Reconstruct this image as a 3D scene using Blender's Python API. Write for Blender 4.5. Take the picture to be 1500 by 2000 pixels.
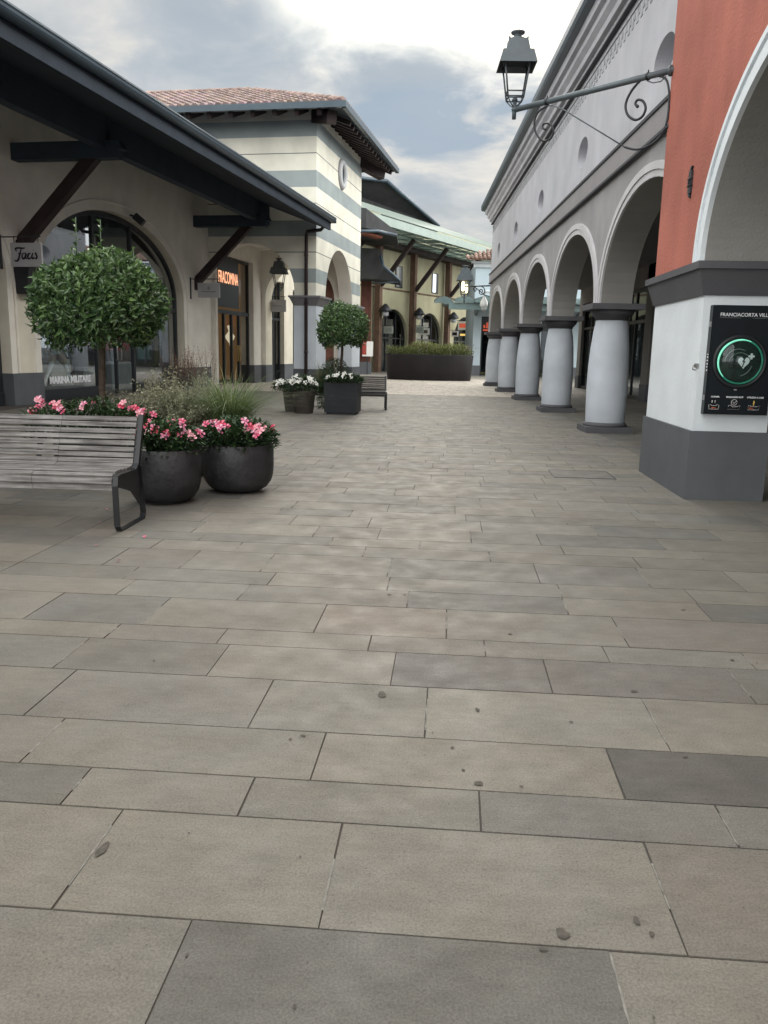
import bpy, math, random
from mathutils import Vector, Matrix
R = math.radians
rnd = random.Random(7)
scn = bpy.context.scene
for o in list(bpy.data.objects): bpy.data.objects.remove(o)
COL = scn.collection

# ------------------------------------------------------------ camera
cam_d = bpy.data.cameras.new('camera'); cam = bpy.data.objects.new('camera', cam_d); COL.objects.link(cam)
cam_d.sensor_fit = 'VERTICAL'; cam_d.sensor_height = 36; cam_d.lens = 28.8; cam_d.clip_end = 2000
cam.matrix_world = Matrix.Translation((0, 0, 1.4)) @ Matrix.Rotation(R(1.632), 4, 'Z') @ Matrix.Rotation(R(90-11.07), 4, 'X') @ Matrix.Rotation(R(1.2), 4, 'Z')
scn.camera = cam
# ------------------------------------------------------------ light
SUN_EL, SUN_AZ = 30.0, 3.0          # in front of the camera, a little right of +Y
SD = Vector((math.sin(R(SUN_AZ))*math.cos(R(SUN_EL)), math.cos(R(SUN_AZ))*math.cos(R(SUN_EL)), math.sin(R(SUN_EL))))
sun_d = bpy.data.lights.new('sun', 'SUN'); sun = bpy.data.objects.new('sun', sun_d); COL.objects.link(sun)
sun_d.energy = 0.7; sun_d.angle = R(28); sun_d.color = (1.0, .95, .88)
sun.rotation_euler = (-SD).to_track_quat('-Z', 'Y').to_euler()
scn.view_settings.view_transform = 'Standard'; scn.view_settings.look = 'None'
scn.view_settings.exposure = 0.85; scn.view_settings.gamma = 1
w = bpy.data.worlds.new('World'); scn.world = w; w.use_nodes = True
def world():
    nt = w.node_tree; N = nt.nodes; L = nt.links; N.clear()
    def nd(t, **k):
        n = N.new(t)
        for a, b in k.items(): setattr(n, a, b)
        return n
    def mth(op, a, b=None, c=None):
        n = nd('ShaderNodeMath', operation=op)
        for i, x in enumerate((a, b, c)):
            if x is None: continue
            if isinstance(x, (int, float)): n.inputs[i].default_value = x
            else: L.new(x, n.inputs[i])
        return n.outputs[0]
    def mapr(x, a, b, c, d):
        n = nd('ShaderNodeMapRange', interpolation_type='SMOOTHSTEP'); L.new(x, n.inputs[0])
        for i, q in enumerate((a, b, c, d)): n.inputs[i+1].default_value = q
        return n.outputs[0]
    def mix(f, a, b):
        n = nd('ShaderNodeMix', data_type='RGBA')
        if isinstance(f, float): n.inputs[0].default_value = f
        else: L.new(f, n.inputs[0])
        for i, x in ((6, a), (7, b)):
            if isinstance(x, tuple): n.inputs[i].default_value = (*x, 1)
            else: L.new(x, n.inputs[i])
        return n.outputs[2]
    tc = nd('ShaderNodeTexCoord'); sep = nd('ShaderNodeSeparateXYZ'); L.new(tc.outputs['Generated'], sep.inputs[0])
    z = mth('MAXIMUM', sep.outputs[2], 0.0); zz = mth('ADD', z, 0.22)
    cx = mth('DIVIDE', sep.outputs[0], zz); cy = mth('DIVIDE', sep.outputs[1], zz)
    cmb = nd('ShaderNodeCombineXYZ'); L.new(cx, cmb.inputs[0]); L.new(cy, cmb.inputs[1])
    def noise(scale, det, off, dist=0.3):
        mp = nd('ShaderNodeMapping'); mp.inputs['Location'].default_value = off; L.new(cmb.outputs[0], mp.inputs[0])
        n = nd('ShaderNodeTexNoise'); n.inputs['Scale'].default_value = scale; n.inputs['Detail'].default_value = det
        n.inputs['Roughness'].default_value = .55; n.inputs['Distortion'].default_value = dist
        L.new(mp.outputs[0], n.inputs['Vector']); return n.outputs[0]
    n1 = noise(1.5, 7, (3.1, 1.7, 0), .3); n2 = noise(3.8, 8, (7.0, 2.0, 1), .35); n3 = noise(0.8, 3, (1.3, 9.1, 2))
    sky = nd('ShaderNodeTexSky', sky_type='NISHITA'); sky.sun_disc = False
    sky.sun_elevation = R(SUN_EL); sky.sun_rotation = R(SUN_AZ)
    skc = nd('ShaderNodeMix', data_type='RGBA', blend_type='MULTIPLY'); skc.inputs[0].default_value = 1
    L.new(sky.outputs[0], skc.inputs[6]); skc.inputs[7].default_value = (.07, .07, .07, 1)
    # cloud tone: grey-blue bellies, pale warm tops
    tone = mapr(mth('ADD', mth('MULTIPLY', n1, .55), mth('MULTIPLY', n2, .45)), .40, .60, 0, 1)
    cloud = mix(tone, (.46, .51, .55), (.80, .78, .74))
    # darker blue-grey bank
    reg = mth('MULTIPLY', mapr(sep.outputs[0], -.16, .02, 0, 1), mth('MULTIPLY', mapr(z, .16, .24, 0, 1), mapr(z, .30, .26, 0, 1)))
    bank = mth('MINIMUM', mth('ADD', mapr(n3, .50, .66, 0, .40), mth('MULTIPLY', reg, mapr(n2, .40, .66, .9, .15))), .9)
    cloud = mix(bank, cloud, (.33, .43, .54))
    # warm streaks low
    streak = mapr(n2, .52, .72, 0, .55)
    cloud = mix(streak, cloud, (.92, .87, .76))
    # clear-sky gaps near the horizon
    low = mapr(z, .10, .19, 1, 0)
    gap = mth('MULTIPLY', mapr(n1, .50, .60, 0, .8), low)
    bl = mix(gap, cloud, (.22, .44, .70))
    base = mix(.93, skc.outputs[2], bl)
    # brightness: overhead deck brighter, glow around the veiled sun
    dp = nd('ShaderNodeVectorMath', operation='DOT_PRODUCT'); L.new(tc.outputs['Generated'], dp.inputs[0]); dp.inputs[1].default_value = SD
    nn = mth('ADD', dp.outputs['Value'], mth('MULTIPLY', mth('SUBTRACT', n1, .5), .04))
    nz = mth('ADD', z, mth('ADD', mth('MULTIPLY', mth('SUBTRACT', n2, .5), .10), mth('MULTIPLY', mth('SUBTRACT', n1, .5), .08)))
    az = mth('MULTIPLY', mapr(sep.outputs[0], -.19, -.03, 0, 1), mapr(sep.outputs[0], .34, .16, 0, 1))
    glow = mth('ADD', mapr(nn, .985, .998, 0, 1), mth('MULTIPLY', mth('MULTIPLY', mapr(nz, .280, .365, 0, 1), az), mapr(sep.outputs[1], .2, .6, 0, 1)))
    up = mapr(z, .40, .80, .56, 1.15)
    back = mapr(sep.outputs[1], .55, -.75, 0, 1.5)       # sky brightness added behind the viewer, unseen, to light the camera-facing walls
    right = mapr(sep.outputs[0], .42, .90, 0, 3.4)       # sky brightness added out of view on the right to light the left buildings
    left = mapr(sep.outputs[0], -.42, -.95, 0, 1.6)  # unseen brightness added on the left side for the walls as well
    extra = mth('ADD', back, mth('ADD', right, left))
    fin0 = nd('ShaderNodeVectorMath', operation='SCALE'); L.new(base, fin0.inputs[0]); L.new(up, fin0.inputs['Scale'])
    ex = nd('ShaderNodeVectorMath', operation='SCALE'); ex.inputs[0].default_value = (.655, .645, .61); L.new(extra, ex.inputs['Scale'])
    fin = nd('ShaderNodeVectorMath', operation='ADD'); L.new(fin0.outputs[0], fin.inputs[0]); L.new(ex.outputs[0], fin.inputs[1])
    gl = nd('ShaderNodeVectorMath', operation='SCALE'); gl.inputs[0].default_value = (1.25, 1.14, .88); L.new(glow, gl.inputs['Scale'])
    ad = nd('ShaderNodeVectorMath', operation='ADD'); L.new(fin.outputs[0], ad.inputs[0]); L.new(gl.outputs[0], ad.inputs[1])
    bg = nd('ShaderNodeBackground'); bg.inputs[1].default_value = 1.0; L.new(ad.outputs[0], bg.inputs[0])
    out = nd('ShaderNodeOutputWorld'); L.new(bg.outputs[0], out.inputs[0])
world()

# ------------------------------------------------------------ materials
MATS = {}
def mat(name, col, rough=.8, var=.12, scale=3.0, bump=0.0, bscale=60.0, spec=.3, metal=0.0, streak=0.0, attr=None, emit=None, estr=0, fine=0.0, coat=0.0):
    if name in MATS: return MATS[name]
    m = bpy.data.materials.new(name); m.use_nodes = True; nt = m.node_tree; N = nt.nodes; L = nt.links
    b = N['Principled BSDF']; b.inputs['Roughness'].default_value = rough; b.inputs['Metallic'].default_value = metal
    b.inputs['Specular IOR Level'].default_value = spec; b.inputs['Coat Weight'].default_value = coat
    geo = N.new('ShaderNodeNewGeometry')
    if attr:
        a = N.new('ShaderNodeAttribute'); a.attribute_name = attr; src = a.outputs['Color']
    else:
        r = N.new('ShaderNodeRGB'); r.outputs[0].default_value = (*col, 1); src = r.outputs[0]
    def mulnoise(src, amt, sc, det, stretch=None, lo=.3, hi=.7):
        n = N.new('ShaderNodeTexNoise'); n.inputs['Scale'].default_value = sc; n.inputs['Detail'].default_value = det
        if stretch:
            mp = N.new('ShaderNodeMapping'); mp.inputs['Scale'].default_value = stretch; L.new(geo.outputs['Position'], mp.inputs[0]); L.new(mp.outputs[0], n.inputs['Vector'])
        else: L.new(geo.outputs['Position'], n.inputs['Vector'])
        mr = N.new('ShaderNodeMapRange'); L.new(n.outputs[0], mr.inputs[0])
        mr.inputs[1].default_value = lo; mr.inputs[2].default_value = hi; mr.inputs[3].default_value = 1-amt; mr.inputs[4].default_value = 1+amt*.6
        mx = N.new('ShaderNodeVectorMath'); mx.operation = 'SCALE'; L.new(src, mx.inputs[0]); L.new(mr.outputs[0], mx.inputs['Scale'])
        return mx.outputs[0]
    if var: src = mulnoise(src, var, scale, 6)
    if fine: src = mulnoise(src, fine, 90, 3, None, .35, .65)
    if streak: src = mulnoise(src, streak, 1.0, 5, (3.2, 3.2, .3))
    L.new(src, b.inputs['Base Color'])
    if bump:
        n = N.new('ShaderNodeTexNoise'); n.inputs['Scale'].default_value = bscale; n.inputs['Detail'].default_value = 4; L.new(geo.outputs['Position'], n.inputs['Vector'])
        bp = N.new('ShaderNodeBump'); bp.inputs['Strength'].default_value = bump; bp.inputs['Distance'].default_value = .02
        L.new(n.outputs[0], bp.inputs['Height']); L.new(bp.outputs[0], b.inputs['Normal'])
    if emit:
        b.inputs['Emission Color'].default_value = (*emit, 1); b.inputs['Emission Strength'].default_value = estr
    MATS[name] = m; return m
def glass_mat(name, tint=(.5, .56, .56), fac=.35):
    if name in MATS: return MATS[name]
    m = bpy.data.materials.new(name); m.use_nodes = True; nt = m.node_tree; N = nt.nodes; L = nt.links; N.clear()
    o = N.new('ShaderNodeOutputMaterial'); t = N.new('ShaderNodeBsdfTransparent'); t.inputs[0].default_value = (*tint, 1)
    g = N.new('ShaderNodeBsdfGlossy'); g.inputs['Roughness'].default_value = .02; g.inputs[0].default_value = (.9, .95, 1, 1)
    f = N.new('ShaderNodeFresnel'); f.inputs[0].default_value = 1.5
    a = N.new('ShaderNodeMath'); a.operation = 'MULTIPLY_ADD'; L.new(f.outputs[0], a.inputs[0]); a.inputs[1].default_value = .26; a.inputs[2].default_value = fac*.1
    mx = N.new('ShaderNodeMixShader'); L.new(a.outputs[0], mx.inputs[0]); L.new(t.outputs[0], mx.inputs[1]); L.new(g.outputs[0], mx.inputs[2]); L.new(mx.outputs[0], o.inputs[0])
    MATS[name] = m; return m
def leaf_mat(name, c1, c2, rough=.45, trans=.15, spec=.5):
    if name in MATS: return MATS[name]
    m = bpy.data.materials.new(name); m.use_nodes = True; nt = m.node_tree; N = nt.nodes; L = nt.links
    b = N['Principled BSDF']; b.inputs['Roughness'].default_value = rough; b.inputs['Specular IOR Level'].default_value = spec
    a = N.new('ShaderNodeAttribute'); a.attribute_name = 'Col'
    sp = N.new('ShaderNodeSeparateColor'); L.new(a.outputs['Color'], sp.inputs[0])
    mx = N.new('ShaderNodeMix'); mx.data_type = 'RGBA'; L.new(sp.outputs[0], mx.inputs[0]); mx.inputs[6].default_value = (*c1, 1); mx.inputs[7].default_value = (*c2, 1)
    L.new(mx.outputs[2], b.inputs['Base Color'])
    tr = N.new('ShaderNodeBsdfTranslucent'); L.new(mx.outputs[2], tr.inputs[0])
    ms = N.new('ShaderNodeMixShader'); ms.inputs[0].default_value = trans; o = N['Material Output']
    L.new(b.outputs[0], ms.inputs[1]); L.new(tr.outputs[0], ms.inputs[2]); L.new(ms.outputs[0], o.inputs[0])
    MATS[name] = m; return m
def band_mat():
    m = bpy.data.materials.new('banded_plaster'); m.use_nodes = True; nt = m.node_tree; N = nt.nodes; L = nt.links
    b = N['Principled BSDF']; b.inputs['Roughness'].default_value = .85; b.inputs['Specular IOR Level'].default_value = .2
    g = N.new('ShaderNodeNewGeometry'); s = N.new('ShaderNodeSeparateXYZ'); L.new(g.outputs['Position'], s.inputs[0])
    def step(a):
        n = N.new('ShaderNodeMath'); n.operation = 'GREATER_THAN'; L.new(s.outputs[2], n.inputs[0]); n.inputs[1].default_value = a; return n.outputs[0]
    def op(o, a, c):
        n = N.new('ShaderNodeMath'); n.operation = o; n.use_clamp = True
        for i, x in enumerate((a, c)):
            if isinstance(x, float): n.inputs[i].default_value = x
            else: L.new(x, n.inputs[i])
        return n.outputs[0]
    grey = None; line = None
    for a, c in ((3.71, 4.19), (5.27, 5.79), (6.88, 7.42), (8.50, 9.02)):
        q = op('SUBTRACT', step(a), step(c)); grey = q if grey is None else op('ADD', grey, q)
    for a in (4.74, 6.35, 7.97):
        q = op('SUBTRACT', step(a-.014), step(a+.014)); line = q if line is None else op('ADD', line, q)
    nz = N.new('ShaderNodeTexNoise'); nz.inputs['Scale'].default_value = 1.3; nz.inputs['Detail'].default_value = 7; L.new(g.outputs['Position'], nz.inputs['Vector'])
    mr = N.new('ShaderNodeMapRange'); L.new(nz.outputs[0], mr.inputs[0]); mr.inputs[1].default_value = .3; mr.inputs[2].default_value = .7; mr.inputs[3].default_value = .86; mr.inputs[4].default_value = 1.08
    m1 = N.new('ShaderNodeMix'); m1.data_type = 'RGBA'; L.new(grey, m1.inputs[0]); m1.inputs[6].default_value = (.80, .78, .68, 1); m1.inputs[7].default_value = (.33, .375, .38, 1)
    m2 = N.new('ShaderNodeMix'); m2.data_type = 'RGBA'; L.new(line, m2.inputs[0]); L.new(m1.outputs[2], m2.inputs[6]); m2.inputs[7].default_value = (.16, .17, .17, 1)
    v = N.new('ShaderNodeVectorMath'); v.operation = 'SCALE'; L.new(m2.outputs[2], v.inputs[0]); L.new(mr.outputs[0], v.inputs['Scale'])
    L.new(v.outputs[0], b.inputs['Base Color']); return m
def slab_mat():
    m = bpy.data.materials.new('stone_slabs'); m.use_nodes = True; nt = m.node_tree; N = nt.nodes; L = nt.links
    b = N['Principled BSDF']; b.inputs['Specular IOR Level'].default_value = .35
    g = N.new('ShaderNodeNewGeometry'); a = N.new('ShaderNodeAttribute'); a.attribute_name = 'Col'
    def noise(sc, det, st=None, r=.6):
        n = N.new('ShaderNodeTexNoise'); n.inputs['Scale'].default_value = sc; n.inputs['Detail'].default_value = det; n.inputs['Roughness'].default_value = r
        if st:
            mp = N.new('ShaderNodeMapping'); mp.inputs['Scale'].default_value = st; L.new(g.outputs['Position'], mp.inputs[0]); L.new(mp.outputs[0], n.inputs['Vector'])
        else: L.new(g.outputs['Position'], n.inputs['Vector'])
        return n.outputs[0]
    def mr(x, a_, b_, c, d):
        n = N.new('ShaderNodeMapRange'); L.new(x, n.inputs[0])
        for i, q in enumerate((a_, b_, c, d)): n.inputs[i+1].default_value = q
        return n.outputs[0]
    def mul(x, y):
        n = N.new('ShaderNodeVectorMath'); n.operation = 'SCALE'; L.new(x, n.inputs[0]); L.new(y, n.inputs['Scale']); return n.outputs[0]
    src = a.outputs['Color']
    src = mul(src, mr(noise(2.6, 9, None, .68), .3, .7, .84, 1.13))
    src = mul(src, mr(noise(.55, 4), .35, .65, .90, 1.08))
    src = mul(src, mr(noise(9, 6, (1, 3, 1)), .3, .7, .90, 1.10))
    src = mul(src, mr(noise(150, 3), .38, .62, .80, 1.13))
    src = mul(src, mr(noise(85, 3, None, .8), .30, .42, .55, 1.0))
    src = mul(src, mr(noise(1.1, 9, (1, 1, 1), .75), .28, .42, .80, 1.0))
    # slow warm / cool drift inside the stone
    mx = N.new('ShaderNodeMix'); mx.data_type = 'RGBA'; mx.blend_type = 'MULTIPLY'; L.new(mr(noise(1.6, 5), .4, .65, 0, .8), mx.inputs[0]); L.new(src, mx.inputs[6]); mx.inputs[7].default_value = (1.03, .98, .93, 1)
    L.new(mx.outputs[2], b.inputs['Base Color'])
    L.new(mr(noise(5, 5), .3, .7, .55, .80), b.inputs['Roughness'])
    bp = N.new('ShaderNodeBump'); bp.inputs['Strength'].default_value = .25; bp.inputs['Distance'].default_value = .006
    L.new(noise(60, 6), bp.inputs['Height']); L.new(bp.outputs[0], b.inputs['Normal'])
    return m
def cobble_mat():
    m = bpy.data.materials.new('cobbles'); m.use_nodes = True; nt = m.node_tree; N = nt.nodes; L = nt.links
    b = N['Principled BSDF']; b.inputs['Roughness'].default_value = .75
    g = N.new('ShaderNodeNewGeometry'); v = N.new('ShaderNodeTexVoronoi'); v.inputs['Scale'].default_value = 7; L.new(g.outputs['Position'], v.inputs['Vector'])
    v2 = N.new('ShaderNodeTexVoronoi'); v2.feature = 'DISTANCE_TO_EDGE'; v2.inputs['Scale'].default_value = 7; L.new(g.outputs['Position'], v2.inputs['Vector'])
    sp = N.new('ShaderNodeSeparateColor'); L.new(v.outputs['Color'], sp.inputs[0])
    cr = N.new('ShaderNodeValToRGB'); L.new(sp.outputs[0], cr.inputs[0])
    cr.color_ramp.elements[0].color = (.28, .26, .24, 1); cr.color_ramp.elements[1].color = (.62, .55, .46, 1)
    mr = N.new('ShaderNodeMapRange'); L.new(v2.outputs[0], mr.inputs[0]); mr.inputs[2].default_value = .08; mr.inputs[3].default_value = .45; mr.inputs[4].default_value = 1
    s = N.new('ShaderNodeVectorMath'); s.operation = 'SCALE'; L.new(cr.outputs[0], s.inputs[0]); L.new(mr.outputs[0], s.inputs['Scale'])
    L.new(s.outputs[0], b.inputs['Base Color']); return m
M = dict(
 slab=slab_mat(), cobble=cobble_mat(), band=band_mat(),
 asphalt=mat('dark_bedding', (.075, .068, .06), .95, .2, 20),
 ground=mat('grey_ground', (.20, .195, .185), .9, .2, 3),
 cream=mat('cream_plaster', (.66, .62, .52), .88, .10, 1.5, .25, 45, .2, streak=.06),
 creamshade=mat('grey_cream_plaster', (.72, .69, .63), .88, .10, 1.5, .25, 45, .2, streak=.03),
 white=mat('white_smooth_plaster', (.70, .745, .78), .78, .08, 2.0, .16, 30, .25, streak=.02, fine=.03),
 towerwhite=mat('pale_blue_plaster', (.62, .67, .73), .75, .08, 2.0, .12, 30, .25, streak=.05),
 column=mat('column_plaster', (.53, .57, .63), .7, .11, 2.2, .15, 30, .25, streak=.03, fine=.03),
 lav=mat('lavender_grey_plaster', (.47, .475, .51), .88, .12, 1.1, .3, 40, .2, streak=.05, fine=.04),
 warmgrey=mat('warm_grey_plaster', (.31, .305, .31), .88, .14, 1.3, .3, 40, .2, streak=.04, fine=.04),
 trimgrey=mat('string_course_grey', (.27, .26, .265), .85, .08, 2, .15, 40, .2),
 darktrim=mat('dark_moulding', (.07, .072, .08), .8, .1, 3),
 archwhite=mat('arch_trim_white', (.53, .525, .54), .8, .07, 2, .15, 40, .2, streak=.05),
 plinth=mat('grey_plinth_paint', (.10, .107, .118), .7, .10, 2.5, .15, 40, .3, streak=.08),
 capital=mat('grey_capital_paint', (.095, .095, .105), .7, .12, 2.5, .15, 40, .3),
 red=mat('red_plaster', (.40, .140, .105), .88, .20, .9, .35, 35, .2, streak=.07, fine=.05),
 soffitgrey=mat('grey_soffit_plaster', (.27, .265, .25), .88, .12, 1.2, .3, 40, .2, streak=.04),
 darkroof=mat('haze_tinted_roof_boards', (.021, .031, .045), .7, .2, 2.0, .2, 20, .3),  # blue cast of the lens veil mixed into the dark board colour
 gutter=mat('blue_grey_gutter_metal', (.045, .068, .088), .35, .15, 2, 0, 1, .5, metal=.3),
 beam=mat('dark_brown_timber', (.040, .028, .028), .7, .25, 3, .4, 30, .3, streak=.2),
 post=mat('brown_timber', (.15, .095, .070), .75, .25, 3, .4, 30, .2, streak=.25),
 tile=mat('terracotta_tile', (.30, .19, .155), .85, .45, 4.0, .3, 20, .2),
 iron=mat('dark_iron', (.025, .028, .034), .45, .2, 8, 0, 1, .5, metal=.3),
 ironlight=mat('painted_grey_iron', (.10, .125, .14), .5, .15, 6, 0, 1, .5, metal=.2),
 black=mat('black_paint', (.012, .013, .016), .5, .1, 5, 0, 1, .5),
 night=mat('dark_interior', (.02, .022, .026), .9, .3, 1.5),
 shopwall=mat('shop_wall', (.22, .22, .22), .9, .2, .7),
 shopfloor=mat('shop_floor', (.12, .11, .10), .5, .2, 2),
 frame=mat('dark_shop_frame', (.018, .022, .027), .4, .1, 5, 0, 1, .5),
 glass=glass_mat('shop_glass', (.85, .90, .90)), glass2=glass_mat('tinted_glass', (.5, .58, .58)),
 pot=mat('dark_fibre_pot', (.036, .037, .039), .55, .55, 5.0, .3, 25, .4, fine=.25, streak=.2),
 taupe=mat('taupe_pot', (.085, .072, .065), .7, .2, 6, .2, 60, .3),
 box=mat('black_square_planter', (.010, .013, .018), .5, .3, 4, .1, 30, .4),
 soil=mat('soil', (.03, .022, .018), .95, .4, 20, .5, 40),
 steel=mat('black_bench_steel', (.012, .013, .016), .4, .2, 8, 0, 1, .5),
 panel=mat('black_cabinet_panel', (.004, .007, .010), .35, .2, 5, 0, 1, .25),
 signwhite=mat('sign_board_grey', (.42, .42, .43), .7, .06, 4), signwhite2=mat('white_board', (.68, .68, .66), .6, .05, 4),
 textwhite=mat('white_lettering', (.75, .77, .80), .6, 0), textblack=mat('black_lettering', (.015, .015, .02), .6, 0),
 orange=mat('lit_orange_letters', (.9, .45, .28), .5, 0, emit=(1, .45, .25), estr=.9),
 redsign=mat('red_sign_mark', (.45, .07, .04), .5, .1, 5, emit=(1, .18, .09), estr=.18),
 yellow=mat('yellow_plaster', (.40, .385, .265), .88, .12, .8, .2, 30, .2, streak=.08),
 palewall=mat('pale_blue_grey_wall', (.42, .50, .55), .85, .08, 1, .1, 30, .2),
 canopyglass=None, awning=mat('green_metal_awning', (.10, .15, .15), .45, .2, 2, 0, 1, .5),
 fascia=mat('pale_green_fascia', (.24, .30, .27), .5, .12, 2, 0, 1, .4),
 lamp=mat('lit_bulb', (1, .9, .7), .5, 0, emit=(1, .80, .48), estr=2.5),
 trunk=mat('grey_brown_bark', (.085, .065, .05), .9, .4, 15, .6, 60),
 mann=mat('pale_mannequin', (.42, .50, .52), .4, .05, 3), beige=mat('beige_cloth', (.26, .22, .18), .9, .2, 8, .3, 80),
 navy=mat('navy_cloth', (.03, .04, .07), .9, .2, 8), redcloth=mat('red_cloth', (.35, .02, .03), .9, .2, 8), yellowcloth=mat('mustard_cloth', (.32, .23, .03), .9, .2, 8),
 lens=mat('glossy_white_plastic', (.72, .74, .74), .25, .04, 5, 0, 1, .5, coat=.4),
 petalw=mat('white_petal', (.80, .80, .76), .6, .05, 40), warm=mat('warm_lit_wall', (.30, .20, .11), .9, .3, 1.2, emit=(.9, .5, .22), estr=.05),
)
def petal_mat():
    m = bpy.data.materials.new('pink_petal'); m.use_nodes = True; nt = m.node_tree; N = nt.nodes; L = nt.links
    b = N['Principled BSDF']; b.inputs['Roughness'].default_value = .55
    a = N.new('ShaderNodeAttribute'); a.attribute_name = 'Col'; L.new(a.outputs['Color'], b.inputs['Base Color']); return m
M['petalp'] = petal_mat()
def wood_mat():
    m = bpy.data.materials.new('weathered_slat_wood'); m.use_nodes = True; nt = m.node_tree; N = nt.nodes; L = nt.links
    b = N['Principled BSDF']; b.inputs['Roughness'].default_value = .62; b.inputs['Specular IOR Level'].default_value = .35
    g = N.new('ShaderNodeNewGeometry'); mp = N.new('ShaderNodeMapping'); mp.inputs['Scale'].default_value = (2.2, 45, 45); L.new(g.outputs['Position'], mp.inputs[0])
    n = N.new('ShaderNodeTexNoise'); n.inputs['Scale'].default_value = 1.0; n.inputs['Detail'].default_value = 8; L.new(mp.outputs[0], n.inputs['Vector'])
    n2 = N.new('ShaderNodeTexNoise'); n2.inputs['Scale'].default_value = 7; n2.inputs['Detail'].default_value = 5; L.new(g.outputs['Position'], n2.inputs['Vector'])
    cr = N.new('ShaderNodeValToRGB'); L.new(n.outputs[0], cr.inputs[0]); cr.color_ramp.elements[0].position = .34; cr.color_ramp.elements[1].position = .66
    cr.color_ramp.elements[0].color = (.085, .08, .078, 1); cr.color_ramp.elements[1].color = (.30, .29, .28, 1)
    mr = N.new('ShaderNodeMapRange'); L.new(n2.outputs[0], mr.inputs[0]); mr.inputs[1].default_value = .3; mr.inputs[2].default_value = .7; mr.inputs[3].default_value = .7; mr.inputs[4].default_value = 1.2
    s = N.new('ShaderNodeVectorMath'); s.operation = 'SCALE'; L.new(cr.outputs[0], s.inputs[0]); L.new(mr.outputs[0], s.inputs['Scale']); L.new(s.outputs[0], b.inputs['Base Color'])
    bp = N.new('ShaderNodeBump'); bp.inputs['Strength'].default_value = .4; bp.inputs['Distance'].default_value = .004; L.new(n.outputs[0], bp.inputs['Height']); L.new(bp.outputs[0], b.inputs['Normal'])
    return m
M['wood'] = wood_mat()
def cg_mat():
    m = bpy.data.materials.new('frosted_green_glass'); m.use_nodes = True; nt = m.node_tree; N = nt.nodes; L = nt.links; N.clear()
    o = N.new('ShaderNodeOutputMaterial'); d = N.new('ShaderNodeBsdfDiffuse'); d.inputs[0].default_value = (.38, .44, .41, 1)
    t = N.new('ShaderNodeBsdfTranslucent'); t.inputs[0].default_value = (.50, .58, .54, 1); gl = N.new('ShaderNodeBsdfGlossy'); gl.inputs['Roughness'].default_value = .15
    a = N.new('ShaderNodeMixShader'); a.inputs[0].default_value = .6; L.new(d.outputs[0], a.inputs[1]); L.new(t.outputs[0], a.inputs[2])
    c = N.new('ShaderNodeMixShader'); c.inputs[0].default_value = .08; L.new(a.outputs[0], c.inputs[1]); L.new(gl.outputs[0], c.inputs[2]); L.new(c.outputs[0], o.inputs[0]); return m
M['canopyglass'] = cg_mat()

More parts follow.
